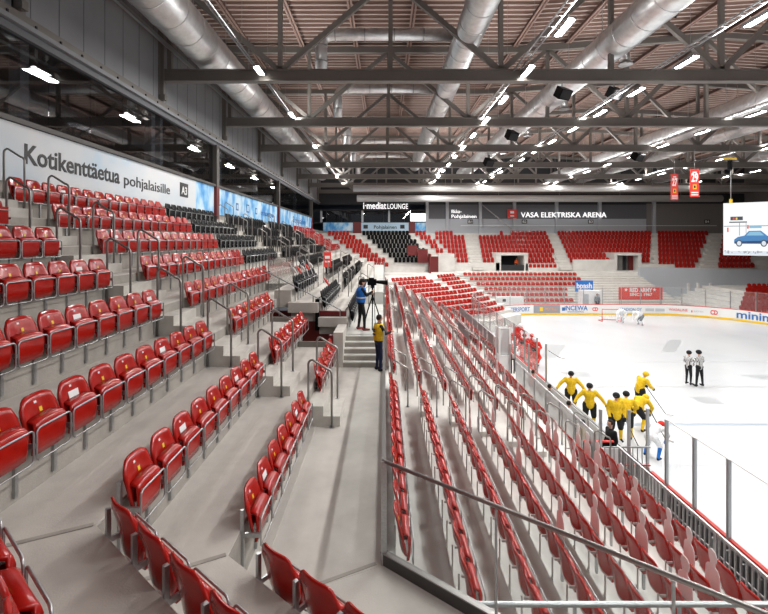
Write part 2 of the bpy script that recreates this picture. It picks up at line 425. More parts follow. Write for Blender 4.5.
# aisle steps (two blocks in front of each riser)
ROWN = ['lowest', 'second', 'third', 'fourth', 'fifth', 'sixth', 'seventh', 'top']
for n in range(0, 8):
    st = MB(); x = -off(n); z = lvl(n)
    st.box(x, x + 0.72, 9.6, 10.75, z, z + 0.217); st.box(x, x + 0.36, 9.6, 10.75, z + 0.217, z + 0.433)
    struct('floor_aisle_step', st, STEPM)
def rail_mb(l=0.5, h1=1.24, h2=1.46, r=0.024, z2=0.0):
    b = MB(); pts = [(l, 0, 0), (l, 0, h1 - 0.10)]
    for a in (20, 45, 70, 90): pts.append((l - 0.10 + 0.10 * math.cos(math.radians(a)), 0, h1 - 0.10 + 0.12 * math.sin(math.radians(a)) - 0.00))
    pts += [(0.12, 0, h2 - 0.02)]
    for a in (100, 130, 155, 180): pts.append((0.10 + 0.10 * math.cos(math.radians(a)), 0, h2 - 0.10 + 0.10 * math.sin(math.radians(a))))
    pts += [(0, 0, z2)]
    return b.tube(pts, r, 8)
def foot_mb(x):
    return MB().tube([(x, 0, 0), (x, 0, 0.012)], 0.055, 12)
RAILME = rail_mb().mesh('bent_tube', DSTEEL, True); FOOTME = [foot_mb(x).mesh('foot_plate', STEEL) for x in (0, .5)]
def handrail(loc, label, group, rz=0, sc=1.0):
    t = thing('stair_handrail', label, 'handrail', loc, rz, group)
    link('bent_tube', RAILME, t); [link('foot_plate', m_, t) for m_ in FOOTME]
    if sc != 1: t.scale = (sc, sc, sc)
    return t
for n in range(0, 8):
    x = -off(n)
    handrail((x + .05, 9.53, lvl(n)), f'bent steel tube handrail on the camera side of the first stair, {ROWN[n]} row', 'stair handrails')
    handrail((x + .05, 10.72, lvl(n) + .217), f'bent steel tube handrail on the far side of the first stair, {ROWN[n]} row', 'stair handrails')
for n in range(3, 8):
    for yy, w in ((24.7, 'second'), (34.3, 'third'), (44.2, 'fourth')):
        st = MB(); x = -off(n); z = lvl(n)
        st.box(x, x + 0.72, yy - .1, yy + 0.9, z, z + 0.217); st.box(x, x + 0.36, yy - .1, yy + 0.9, z + 0.217, z + 0.433)
        struct('floor_aisle_step', st, STEPM)
        handrail((x + .05, yy, z), f'bent tube handrail beside black seats, near side of {w} stair, {ROWN[n]} row', 'stair handrails')
        handrail((x + .05, yy + .9, z + .2), f'bent tube handrail beside black seats, far side of {w} stair, {ROWN[n]} row', 'stair handrails')

for (nm, x, z) in (('front', -1.3, 3.2), ('second', -2.3, 2.75), ('third', -3.3, 2.25), ('fourth', -4.6, 1.75)):
    for yy, w in ((22.0, 'before the gap in'), (24.0, 'after the gap in'), (33.6, 'at the far end of')):
        if x == -4.6 and yy < 23: continue
        handrail((x + .05, yy, zd(z)), f'bent handrail {w} the {nm} short black row by camera platform', 'stair handrails')
# ------------------------------------------------------------------ seat lists
SEATS = []      # (loc, rz, color, group, labelfun)
SP = 0.54
def run_line(p0, d, n, rz, col, group, lab, z, sp=SP, simple=False, k0=0):
    for k in range(n):
        p = Vector(p0) + Vector(d) * (sp * (k + 0.5))
        SEATS.append([(p.x, p.y, z), rz, col, group, lab.replace('#', ordw(k + 1 + k0)), simple])
def left_row(n, y0, y1, col, lab, group, from_far=True, x=None, z=None):
    k = int((y1 - y0) / SP + 0.3); xx = -off(n) if x is None else x
    # counted from the aisle end
    for i in range(k):
        yc = (y1 - SP * (i + .5)) if from_far else (y0 + SP * (i + .5))
        SEATS.append([(xx, yc, lvl(n) if z is None else z), 0, col, group, lab.replace('#', ordw(i + 1)), False])
for n in range(8):
    y0 = mit(off(n)).y + 0.5
    left_row(n, y0 - (.2 if n else 0), 8.95 if n == 0 else 9.44, 'red', f'red tip-up seat, # from the first stair, {ROWN[n]} row of block before that stair', 'red seats before the first stair')
    y1 = {0: 13.9, 1: 14.7, 2: 14.8}.get(n, 18.3)
    left_row(n, 10.45 if n < 2 else 10.8, y1, 'red', f'red tip-up seat, # past the first stair, {ROWN[n]} row of block beyond that stair', 'red seats past the first stair', False)
for n, cnt, t0 in ((0, 6, .5), (1, 7, .22), (2, 8, .22)):
    a = mit(off(n))
    for k in range(cnt):
        p = a + BD * (t0 + .57 * (k + .5))
        rz = math.atan2(-BN.y, -BN.x)
        SEATS.append([(p.x, p.y, lvl(n)), rz, 'red', 'red seats seen from behind', f'red seat seen from behind, {ordw(k+1)} from the bend, {["lowest","middle","upper"][n]} corner row above walkway', False])
for n in range(4, 8):
    for (ya, yb, w, c) in ((18.6, 24.3, 'first', 'black'), (25.7, 34.0, 'second', 'black'), (35.4, 44.0, 'third', 'black'), (45.2, 58.0, 'far', 'red')):
        g = f'{c} seats of the {w} padded block' if c == 'black' else 'red seats at the far end of the stand'
        left_row(n, ya, yb, c, f'{c} tip-up seat, # along {ROWN[n]} row of {w} {c} block under banner wall', g, False)
for (nm, x, z, ya, yb) in (('front', -1.3, 3.35, 16.0, 21.8), ('second', -2.3, 2.85, 15.9, 21.2), ('third', -3.3, 2.3, 15.9, 21.0)):
    left_row(0, ya, yb, 'black', f'black tip-up seat, # along the {nm} short row beside the camera platform', 'black seats beside the camera platform', False, x, zd(z))
for (nm, x, z, ya, yb) in (('front', -1.3, 3.35, 24.5, 29), ('second', -2.3, 2.85, 24.5, 33), ('third', -3.3, 2.3, 24.5, 33), ('fourth', -4.6, 1.9, 23.6, 32.8), ('second', -2.3, 2.85, 35, 43), ('third', -3.3, 2.3, 35, 43)):
    left_row(0, ya, yb, 'black', f'black tip-up seat, # along the {nm} row {"beyond the camera platform" if ya < 30 else "far beyond camera platform"}', 'black seats beyond the camera platform', False, x, zd(z))

# ------------------------------------------------------------------ lower stand by the ice
def rx(j): return 0.14 + 0.8 * j
def rl(j): return zd(4.58 + 0.277 * j)
rb = MB(); rr = MB()
def far_end(j): return 44.4 - 0.9 * j + 0.4
for j in range(9):
    x0 = rx(j); x1 = rx(j + 1)
    ranges = [(4.7, far_end(j))] if j <= 6 else ([(4.7, 12.9), (22.0, far_end(j))] if j == 7 else [(22.0, far_end(j))])
    for (ya, yb) in ranges:
        rb.box(x0, x1, ya, yb, rl(j) - 1.4, rl(j))
        if j: rr.box(x0 - .012, x0 + .006, ya, yb, rl(j), rl(j - 1) - .03)
rb.box(rx(7), 6.62, 4.7, 22.0, rl(7) - 0.4, rl(7) - .003)
rb.box(-0.02, 0.14, 5.5, 14.1, zd(5.5), zd(4.0)); rb.box(-0.02, 0.14, 14.1, 46, zd(5.5), zd(3.98))
struct('floor_lower_stand', rb, CONCL); struct('wall_lower_risers', rr, STEPM)
# near corner of the lower bowl under the angled glass
lb = MB(); e = PIV + BD * 9
lb.prism([(0.14, 5.5), (e.x, e.y + .2), (10, 4.72), (0.14, 4.72)], zd(5.3), zd(4.85))
wallp = MB(); wallp.prism([(0, 5.5), (0.0, 5.6), (e.x, e.y + .1), (e.x, e.y)], zd(7.0), zd(4.0)); struct('wall_corner_parapet', wallp, CONC)
RSEG = [(5.2, 12.15, 'near', 'block by the camera'), (13.75, 22.0, 'middle', 'middle block'), (23.4, 31.6, 'third', 'third block'), (33.0, 44.0, 'last', 'last straight block')]
RN = ['top', 'second', 'third', 'fourth', 'fifth', 'sixth', 'seventh', 'eighth', 'lowest']
for j in range(9):
    for si, (ya, yb, w, ww) in enumerate(RSEG):
        if j > 7 and si == 0 or j > 6 and si == 1: continue
        yb2 = min(yb, far_end(j) - .2) if si == 3 else yb
        if yb2 - ya < 1: continue
        if si == 0:
            kk = int((yb2 - ya) / SP + .3) - (1 if j == 0 else 0)
            for i in range(kk):
                SEATS.append([(rx(j), yb2 - SP * (i + .5), rl(j)), 0, 'red', 'red seats of the lower stand, ' + w, f'red lower-stand seat, {ordw(i+1)} from the aisle rails, {RN[j]} row, {ww}', False])
        else:
            kk = int((yb2 - ya) / SP)
            for i in range(kk):
                SEATS.append([(rx(j), ya + SP * (i + .5), rl(j)), 0, 'red', 'red seats of the lower stand, ' + w, f'red lower-stand seat, {ordw(i+1)} beyond aisle rails, {RN[j]} row, {ww}', False])
# aisle steps and rails of the lower stand
st = MB()
for j in range(1, 8):
    for ya in (12.3, 22.2, 31.8):
        st.box(rx(j), rx(j) + .36, ya, ya + 1.2, rl(j), rl(j) + .14)
struct('floor_lower_aisle_step', st, CONCL)
for ai, (ya, w) in enumerate(((12.3, 'first'), (22.2, 'second'), (31.8, 'third'))):
    for j in range(0, 8):
        for s, (yy, side) in enumerate(((ya, 'near'), (ya + 1.35, 'far'))):
            handrail((rx(j) + .08, yy, rl(j)), f'bent tube handrail at {side} side of {w} lower-stand aisle, {RN[j]} row', 'lower stand handrails', sc=0.88)
# far corner of the lower bowl: two angled blocks
cbm = MB(); u = Vector((.8, .6, 0)); far_seats = []
for j in range(9):
    s0 = Vector((.7, 46.3, 0)) + j * Vector((.68, -1.05, 0)); nrm = Vector((.6, -.8, 0)); z = rl(j)
    for k in range(9):
        p = s0 + u * (.54 * (k + .5)); far_seats.append((p, z - .1, math.atan2(nrm.y, nrm.x), 1))
    e1 = s0 + u * 6.2; a1 = s0 - u * 0.8
    cbm.prism([(a1.x, a1.y), (a1.x + nrm.x * 1.25, a1.y + nrm.y * 1.25), (e1.x + nrm.x * 1.25, e1.y + nrm.y * 1.25), (e1.x, e1.y)], z - 1.0, z)
    s1 = Vector((6.0, 50.8, 0)) + j * Vector((.35, -1.42, 0)); v = Vector((.71, .71, 0)); nr = Vector((.71, -.71, 0))
    for k in range(6):
        p = s1 + v * (.56 * (k + .5)); far_seats.append((p, z - .1, math.atan2(nr.y, nr.x), 1))
    a2 = s1 - v * 1.3; e2 = s1 + v * 4.2
    cbm.prism([(a2.x, a2.y), (a2.x + nr.x * 1.4, a2.y + nr.y * 1.4), (e2.x + nr.x * 1.4, e2.y + nr.y * 1.4), (e2.x, e2.y)], z - 1.0, z - .004)
struct('floor_lower_corner', cbm, CONCL)
fl = MB()
fl.prism([(0.1, 60.5), (0.1, 46.2), (0.8, 46.3), (5.5, 50.0), (9.5, 55.9), (9.5, 60.5)], zd(4.9), zd(4.3))
fl.box(9.5, 56, 56.9, 62, zd(4.9), zd(4.1)); fl.box(-1.3, 9.5, 55.9, 62, zd(4.9), zd(4.22))
struct('floor_far_concourse', fl, CONCL)
# far terrace behind the goal
tr = MB(); tq = MB()
for k in range(14):
    y0 = 49.4 + 0.54 * k; z = zd(7.65 - 0.255 * k)
    xr = 34.3 - .14 * k
    tr.box(9.4, xr, y0, 57.2, z - .26, z - .001 * k)
    tq.box(9.4, xr, y0 - .01, y0 + .01, z - .20, z - .04)
struct('floor_far_terrace', tr, CONCL); struct('wall_far_terrace_risers', tq, STEPM)
for j, (xa, xb) in enumerate(((10.2, 24.3), (10.8, 24.4), (11.4, 23.0), (12.1, 22.0), (12.2, 21.4), (13.0, 21.4), (15.0, 21.0))):
    y = 56.0 - 1.08 * j; z = zd(4.6 + .51 * j) - .30
    x = xa
    while x < xb: far_seats.append((Vector((x, y, 0)), z + .12, -math.pi / 2, 1)); x += .55
tr = MB()
for j in range(6):
    y = 52.5 - .9 * j; tr.box(40.3 - .9 * j, 50, y - 3.5, 56.5, zd(5.6 + .36 * j) - .4, zd(5.6 + .36 * j))
    for k in range(9): far_seats.append((Vector((40.9 - .9 * j + .56 * k, y - 2.62, 0)), zd(5.6 + .36 * j) - .2, -math.pi / 2))
struct('floor_far_side_stand', tr, CONCL)
# upper far stand
ub = MB()
for n in range(8):
    y0 = 61.4 + D_ROW * n; z1 = lvl(n + 1)
    if n < 3:
        for xa, xb in ((-9, 15.9), (19.6, 31.8), (35.2, 56)): ub.box(xa, xb, y0, 70.2, z1 - .75, z1 - .001 * n)
    else: ub.box(-10, 56, y0, 70.2, z1 - .75, z1 - .001 * n)
struct('floor_upper_far_stand', ub, CONCL)
def interp(a7, a0, n): return a0 + (a7 - a0) * n / 7
black_far = []
FB = [(-8.7, -5.0, -1.6, .9, 'r', 0), (-3.4, 3.9, 2.2, 7.6, 'b', 1), (4.8, 6.9, 9.5, 9.9, 'r', 3), (7.3, 12.1, 10.6, 12.0, 'r', 1), (14.5, 25.2, 13.7, 24.0, 'r', 0), (26.8, 41.2, 25.9, 36.8, 'r', 1), (42.3, 50.2, 37.8, 43.2, 'r', 0), (52.4, 56.4, 46, 51, 'r', 0)]
for (l7, r7, l0, r0, c, nmin) in FB:
    for n in range(nmin, 8):
        xl, xr = interp(l7, l0, n), interp(r7, r0, n); x = xl + .28
        while x < xr - .1:
            skip = (n < 3 and (15.7 < x < 19.8 or 31.6 < x < 35.4)) or (n == 0 and 13.7 < x < 19.6)
            if n == 7 and any(abs(x - q) < .45 for q in (7.2, 11.2, 15.2, 19.0)) or (n == 7 and 15.6 < x < 17.6): skip = True
            if not skip:
                (far_seats if c == 'r' else black_far).append((Vector((x, 61.4 + D_ROW * n, 0)), lvl(n), -math.pi / 2))
            x += .56
# far aisle stairs of the upper stand
as_ = MB()
for (l7, r7, l0, r0) in ((12.2, 14.4, 12.1, 13.6), (25.3, 26.7, 24.1, 25.8), (41.2, 42.2, 36.9, 37.7), (50.3, 52.3, 43.4, 45.9), (-4.9, -3.5, 1.0, 2.1), (4.0, 4.7, 7.8, 9.3)):
    for n in range(8):
        xl, xr = interp(l7, l0, n), interp(r7, r0, n); y = 61.4 + D_ROW * n
        as_.box(xl, xr, y - .7, y, lvl(n), lvl(n) + .217); as_.box(xl, xr, y - .35, y, lvl(n) + .217, lvl(n) + .433)
struct('floor_far_aisle_step', as_, STEPM)
# far parapets and vomitories
pp = MB()
pp.box(9.5, 15.9, 61.2, 61.4, zd(4.6), zd(3.0)); pp.box(19.5, 24, 61.2, 61.4, zd(4.6), zd(3.1)); pp.box(26.0, 31.9, 61.1, 61.4, zd(4.6), zd(2.55))
pp.box(35.2, 39.9, 61.1, 61.4, zd(4.6), zd(3.2)); pp.box(15.4, 16.1, 61.2, 64.5, zd(4.6), zd(1.95)); pp.box(19.3, 19.8, 61.2, 64.5, zd(4.6), zd(1.95))
pp.box(31.6, 32.1, 61.2, 64.5, zd(4.6), zd(1.95)); pp.box(35.0, 35.4, 61.2, 64.5, zd(4.6), zd(1.95))
pp.box(15.4, 19.8, 61.2, 64.7, zd(1.98), zd(1.65)); pp.box(31.6, 35.4, 61.2, 64.7, zd(1.98), zd(1.65))
pp.box(-1.3, 5.6, 60.3, 60.6, zd(4.6), zd(3.5)); pp.box(9.0, 12, 60.9, 61.2, zd(4.6), zd(3.4))
struct('wall_far_parapet', pp, CONCL)
vv = MB(); vv.box(16.1, 19.3, 64.4, 64.6, zd(4.2), zd(1.9)); vv.box(16.1, 19.3, 61.3, 61.4, zd(4.1), zd(3.3)); struct('vomitory_opening_shade', vv, DARK)  # near-black panels stand in for the shade inside the open vomitory
v2 = MB(); v2.box(32.1, 35.0, 64.4, 64.6, zd(4.2), zd(1.9), 0); v2.box(33.6, 34.2, 63.8, 64.0, zd(4.2), zd(1.9), 1); v2.box(34.4, 35.0, 62.5, 62.7, zd(4.2), zd(1.9), 2)
struct('door_vomitory_beige', v2, [WALLD, CONC, DRED])
vr = MB(); vr.box(6.0, 6.15, 58.0, 60.5, zd(4.3), zd(1.7)); vr.box(6.0, 7.4, 60.5, 60.7, zd(4.3), zd(2.1), 0); vr.box(4.6, 6.0, 60.9, 61.2, zd(3.0), zd(1.1), 0); vr.box(3.2, 4.6, 61.3, 61.5, zd(2.0), zd(.6)); struct('wall_red_vomitory', vr, DRED)
vw = MB(); vw.box(7.4, 9.6, 60.6, 60.9, zd(4.3), zd(1.7)); struct('wall_white_vomitory', vw, CONCL)
# grey side wall rising over the terrace
gw = MB()
M = Matrix(((1, 0, 0, 0), (0, 0, -1, 56.75), (0, 1, 0, EYE), (0, 0, 0, 1)))
k_ = 56.5 / F
poly = [((x - CX) * k_, (CY - y) * k_) for x, y in ((639, 267), (800, 271), (800, 301), (640, 299))]
gw.prism(poly[::-1], 0, .35, 0, M)
struct('wall_grey_side', gw, WALLL)

# ------------------------------------------------------------------ place the seats
def inview(p):
    x, y, z = p
    if y < 1.0: return False, 1e9
    u, v = proj(x, y, z + .75)
    m_ = 170 if y < 6.5 else 8
    return (-m_ < u < 768 + 8 and 0 < v < 614 + m_), math.sqrt(x * x + y * y)
reds = []; blacks = []; rest = MB(); brest = MB()
for s in SEATS:
    ok, d = inview(s[0])
    hidden = False
    (reds if s[2] == 'red' else blacks).append((0 if ok else 1, d, s))
reds.sort(key=lambda t: (t[0], t[1])); blacks.sort(key=lambda t: (t[0], t[1]))
for i, (o_, d, s) in enumerate(reds):
    kk = 1 if (int(abs(s[0][1]) / .54) + int(abs(s[0][0]))) % 4 == 0 else 0
    if i < 300 and not o_:
        t_ = place_seat(s[4], s[3], s[0], s[1], kk, 'red')
        if 'before' in s[3]:
            n_ = round((-s[0][0] - 1.67) / D_ROW)
            if s[0][1] - .6 < mit(off(n_)).y + .35:
                e_ = link('bracket', SEATBR, t_); e_.location = (0, -.54, 0)
    else:
        if o_ and s[0][1] < 4.6 and s[0][0] > 0: continue
        simple_seat(rest, s[0], s[1], 0, 1, frame=d < 45)
for fs_ in far_seats: simple_seat(rest, (fs_[0].x, fs_[0].y, fs_[1]), fs_[2], low=len(fs_) > 3)
o = part('stadium_seat_far', rest, [RED, STEEL]); o['kind'] = 'stuff'
tag(o, 'rows of small red seats in the distant blocks around the rink', 'seats')
bm_ = MB(); simple_seat(bm_, (0, 0, 0), 0, 0, 1, True); BME = bm_.mesh('black_stadium_seat', [BLACK, BLACK])
nb = 0
for i, (o_, d, s) in enumerate(blacks):
    if o_: continue
    if d < 25: place_seat(s[4], s[3], s[0], s[1], 0, 'black')
    elif nb < 300: tag(link('black_stadium_seat', BME, None, s[0], s[1]), s[4], 'seat', s[3])
    else: simple_seat(brest, s[0], s[1], 0, 1)
    nb += 1
for p, z, r in black_far: simple_seat(brest, (p.x, p.y, z), r)
o = part('black_stadium_seat_far', brest, [BLACK, DSTEEL]); o['kind'] = 'stuff'
tag(o, 'block of black seats below the pale blue lounge banner in far corner', 'seats')
print('SEATS red', len(reds), 'far', len(far_seats), 'black', nb, len(black_far))
#@@PART3
# ------------------------------------------------------------------ left wall: banners, lounge glass, beam, panels
WX = -10.3
b = MB(); b.box(WX - .25, WX, 2, 70.5, zd(-1.0), zd(-1.7)); struct('wall_banner_base', b, CONCR)
b = MB(); b.box(WX - .1, WX + .16, 2, 62.8, zd(-3.28), zd(-3.42)); struct('trim_banner_ledge', b, DKB)
def banner(y0, y1, m, label, z0=1.63, z1=3.27):
    t = thing('banner_board', label, 'banner', (WX + .04, (y0 + y1) / 2, zd(-z0)), 0, 'wall banners')
    b = MB(); b.box(-.03, .03, -(y1 - y0) / 2, (y1 - y0) / 2, 0, z1 - z0); part('printed_sheet', b, m, t); return t
bn = banner(3, 24.2, BANW, 'long white banner on the side wall reading Kotikenttäetua pohjalaisille')
lettering('Kotikenttäetua', .80, INK, (WX + .075, 12.66, zd(-2.22)), (0, 1, 0), bn, width=4.55, bold=.014)
lettering('pohjalaisille', .62, INK, (WX + .075, 17.5, zd(-2.22)), (0, 1, 0), bn, width=3.75, bold=.003)
b = MB(); b.box(.03, .05, 22.3 - 13.6, 23.2 - 13.6, .62, 1.32); part('emblem', b, INK, bn)
lettering('A3', .55, WHITE, (WX + .095, 22.42, zd(-2.38)), (0, 1, 0), bn, width=.62, bold=.01)
bn = banner(24.2, 26.75, BANB, 'short deep blue dotted banner before the first dark column')
bn = banner(27.4, 42.6, BANB, 'pale blue banner with sponsor emblems between the first and second column')
for yy, s in ((31.0, .5), (33.4, .6), (35.6, .5)):
    b = MB(); b.box(.03, .05, yy - 35 - s / 2, yy - 35 + s / 2, .5, .5 + s); b.box(.05, .055, yy - 35 - s / 3, yy - 35 + s / 3, .6, .4 + s, 1); part('emblem', b, [BLUEI, LBLUE], bn)
lettering('OSTROBOTNIA', .45, BLUEI, (WX + .08, 37, zd(-2.15)), (0, 1, 0), bn, width=4.3)
bn = banner(43.4, 62.8, BANB, 'pale blue banner with dark writing after the second dark column')
lettering('Pohjalainen', 1.0, BLUEI, (WX + .08, 50, zd(-2.1)), (0, 1, 0), bn, width=8)
for i, y in enumerate((27.05, 43.0, 62.9)):
    b = MB(); b.box(WX - .2, WX + .22, y - .22, y + .22, zd(-3.3), zd(-5.8)); b.box(WX - .2, WX + .22, y - .22, y + .22, zd(-1.2), zd(-3.3), 1); struct('wall_column', b, [DKB, DRED])
# lounge room behind the glass
b = MB(); b.box(-17.2, -17, 2, 75, zd(-1), zd(-6.5)); b.box(-17, WX - .3, 2, 75, zd(-1.0), zd(-1.1)); b.box(-17, WX - .1, 2, 75, zd(-6.3), zd(-6.4)); b.box(-17, WX, 1.9, 2, zd(-1), zd(-6.4))
struct('wall_lounge_interior', b, WALLD)
b = MB()
for y in range(4, 62, 3): b.box(-17, WX - .3, y, y + .25, zd(-5.7), zd(-6.2))
b.box(-13.6, -13.2, 2, 62, zd(-5.2), zd(-5.6)); struct('ceiling_lounge_beam', b, TRUSS)
b = MB()
for y in (12.9, 20.1, 28.4, 36.6, 44.6, 52.6): b.box(WX - .45, WX - .12, y - .16, y + .16, zd(-3.4), zd(-5.8))
b.box(WX - .45, WX - .12, 20.7, 20.95, zd(-3.4), zd(-5.8)); struct('wall_lounge_post', b, WALLL)
y = 4.0; k = 1
while y < 62:
    g = MB(); g.box(WX - .04, WX - .02, y + .01, y + 1.93, zd(-3.42), zd(-5.78)); struct(f'window_{k}', g, LGLASS); y += 1.94; k += 1
# beam over the glass
b = MB(); b.box(WX - .1, WX + .12, 2, 70.3, zd(-5.76), zd(-6.0)); b.box(WX - .1, WX + .26, 2, 70.3, zd(-5.98), zd(-6.12), 1); b.box(WX - .1, WX + .10, 2, 70.3, zd(-6.12), zd(-6.42), 2)
struct('trim_wall_beam', b, [WALLD, WALLG, TRUSS])
b = MB()
y = 3.0
while y < 60: b.box(WX + .09, WX + .14, y, y + .05, zd(-6.16), zd(-6.28)); y += 1.0
struct('trim_beam_bolts', b, DARK)
b = MB(); b.box(WX - .2, WX, 2, 70.3, zd(-6.4), zd(-13)); struct('wall_left', b, WALLG)
b = MB(); y = 2.6
while y < 70: b.box(WX, WX + .008, y, y + .03, zd(-6.42), zd(-12.9)); y += 1.15
struct('trim_wall_seams', b, WALLD)
TY = [12.6 + 8 * k for k in range(8)]
b = MB()
for y in TY: b.box(WX, WX + .22, y - .25, y - .15, zd(-6.42), zd(-12.8)); b.box(WX, WX + .06, y - .3, y + .12, zd(-6.42), zd(-12.8)); b.box(WX, WX + .3, y - .3, y - .08, zd(-6.45), zd(-6.7))
struct('wall_steel_post', b, TRUSS)
# ------------------------------------------------------------------ far wall
FY = 70.4
b = MB(); b.box(6.8, 57, FY, FY + .3, zd(-1.0), zd(-3.5)); struct('wall_far', b, WALLL)
b = MB(); b.box(6.8, 41.5, FY - .05, FY + .3, zd(-3.5), zd(-5.75)); struct('wall_far_band', b, WALLD)
b = MB(); b.box(41.5, 57, FY - .06, FY + .3, zd(-1.0), zd(-5.9)); struct('wall_far_warm', b, WALLW)
b = MB(); b.box(-17, 57, FY - .02, FY + .3, zd(-5.75), zd(-14.6)); struct('wall_far_upper', b, mat('roof_void_shade', (.035, .036, .04), .8))  # near-black wall colour stands in for the dark void under the roof
b = MB(); b.box(-17, 6.8, FY, FY + .3, zd(-1.0), zd(-1.62)); struct('wall_far_low', b, CONCR)
b = MB()
for px in (427, 447, 480, 514, 556, 599, 653): X = (px - CX) * FY / F; b.box(X - .22, X + .22, FY - .45, FY, zd(-1.2), zd(-6.2))
struct('wall_pilaster', b, WALLL)
b = MB()
b.bar(((480 - CX) * FY / F, FY - .5, zd(-5.9)), ((514 - CX) * FY / F, FY - .5, zd(-1.4)), .12)
struct('trim_wall_brace', b, DSTEEL)
b = MB(); b.tube([(12, 69.6, zd(-2.4)), (52, 69.6, zd(-2.4))], .05, 6); tag(part('ceiling_pipe', b, WHITE), 'thin white pipe running along the far grey wall', 'pipe')
s = thing('arena_sign', 'white lettering VASA ELEKTRISKA ARENA on the dark far wall band', 'sign', (21.3, FY - .1, zd(-3.6)))
lettering('VASA ELEKTRISKA ARENA', 1.12, SIGNL, (21.5, FY - .55, zd(-3.72)), (1, 0, 0), s, width=13.4, bold=.0, depth=.04)
b = MB(); b.box(-1.95, -.45, -.5, -.4, -.05, 1.4, 0); b.box(-1.5, -.9, -.53, -.5, .7, 1.1, 1); b.box(-1.5, -.9, -.53, -.5, .2, .45, 1); part('emblem', b, [REDP, WHITE], s)
s = thing('newspaper_sign', 'white two-line lettering on the dark band nearer the lounge corner', 'sign', (10.5, FY - .1, zd(-3.7)))
lettering('Ilkka-', .75, SIGNL, (10.6, FY - .55, zd(-4.4)), (1, 0, 0), s, bold=.0, depth=.04)
lettering('Pohjalainen', .75, SIGNL, (10.6, FY - .55, zd(-3.62)), (1, 0, 0), s, width=3.9, bold=.0, depth=.04)
for px, tx, w in ((524, 'B2', 'above the dark vomitory'), (590, 'B3', 'above the middle block'), (706, 'B4', 'beside the video screen'), (470, 'B1', 'above the first pale stairs')):
    X = (px - CX) * FY / F; s = thing('block_sign', f'small dark square sign reading {tx} on the far wall {w}', 'sign', (X, FY - .2, zd(-2.75)))
    b = MB(); b.box(-.42, .42, -.05, 0, -.0, .62); part('board', b, INK, s)
    lettering(tx, .55, WHITE, (X - .3, FY - .27, zd(-2.86)), (1, 0, 0), s, width=.6, bold=.01)
# lounge on the far-corner
def fbanner(x0, x1, m, label):
    t = thing('banner_board', label, 'banner', ((x0 + x1) / 2, FY - .1, zd(-1.6)), 0, 'far corner banners'); b = MB(); w = (x1 - x0) / 2
    b.box(-w, w, -.05, .05, 0, 1.3); part('printed_sheet', b, m, t); return t
fbanner(-9.6, -4.9, BANB, 'deep blue banner in the far corner above red seats')
bn = fbanner(-3.6, 3.9, LBLUE, 'pale blue banner with dark writing above the far black seats')
lettering('Pohjalainen', .75, INK, (-1.6, FY - .17, zd(-1.95)), (1, 0, 0), bn, width=3.6, bold=.012)
for x in (-2.9, 2.9): b = MB(); b.box(x - .15 - .35, x - .15 + .35, -.07, -.05, .35, .95); part('emblem', b, INK, bn)
fbanner(4.9, 6.8, BANB, 'small blue banner beside the first grey pilaster')
b = MB()
for x0, x1 in ((-4.9, -3.6), (3.9, 4.9)): b.box(x0, x1, FY - .25, FY, zd(-1.2), zd(-2.95))
struct('wall_column_far', b, DRED)
b = MB(); b.box(-11, 6.8, FY - .15, FY + .1, zd(-2.9), zd(-3.02)); b.box(-11, 6.8, FY - .3, FY + .1, zd(-4.75), zd(-5.0)); struct('trim_lounge_ledge', b, DARK)
for i in range(5):
    g = MB(); g.box(-9.9 + 3.3 * i, -6.7 + 3.3 * i, FY - .02, FY, zd(-3.02), zd(-4.75)); struct(f'window_{60+i}', g, LGLASS)
b = MB(); b.box(-17, 6.8, 75, 75.2, zd(-1), zd(-6.5)); b.box(-17, 6.8, FY + .3, 75, zd(-2.8), zd(-2.9)); b.box(6.8, 7, FY, 75, zd(-1), zd(-6.5)); struct('wall_lounge_back', b, mat('lounge_wall', (.05, .065, .09), .7))
b = MB()
for x in (-9.9, -3.4, 0.8): b.box(x - .15, x + .15, FY - .3, FY, zd(-2.95), zd(-4.9))
struct('trim_lounge_post', b, WALLL)
s = thing('lounge_sign', 'white lit lettering i-mediat LOUNGE over the corner lounge', 'sign', (-3.2, FY - .5, zd(-4.9)))
lettering('i·mediat', 1.5, SIGNL, (-3.25, FY - .62, zd(-5.05)), (1, 0, 0), s, width=3.6, bold=.012, depth=.05)
lettering('LOUNGE', 1.15, SIGNL, (.55, FY - .62, zd(-5.05)), (1, 0, 0), s, width=3.2, bold=.0, depth=.05)
b = MB(); b.box(-.2, 7.3, -.05, .05, -.05, .05); part('mounting_bar', b, DARK, s)
s = thing('lounge_screen', 'bright blank white screen beside the lounge windows', 'screen', (5.4, FY - .2, zd(-3.1)))
b = MB(); b.box(-1.25, 1.25, -.02, .02, 0, 1.25); part('display', b, mat('white_screen', (1, 1, 1), .5, emit=1.1), s)
b = MB(); b.box(-1.32, 1.32, .02, .1, -.07, 1.32); part('housing', b, DARK, s)
# right-hand wall
b = MB(); b.box(57, 57.3, -10, 71, 0, zd(-14)); struct('wall_right', b, WALLW)

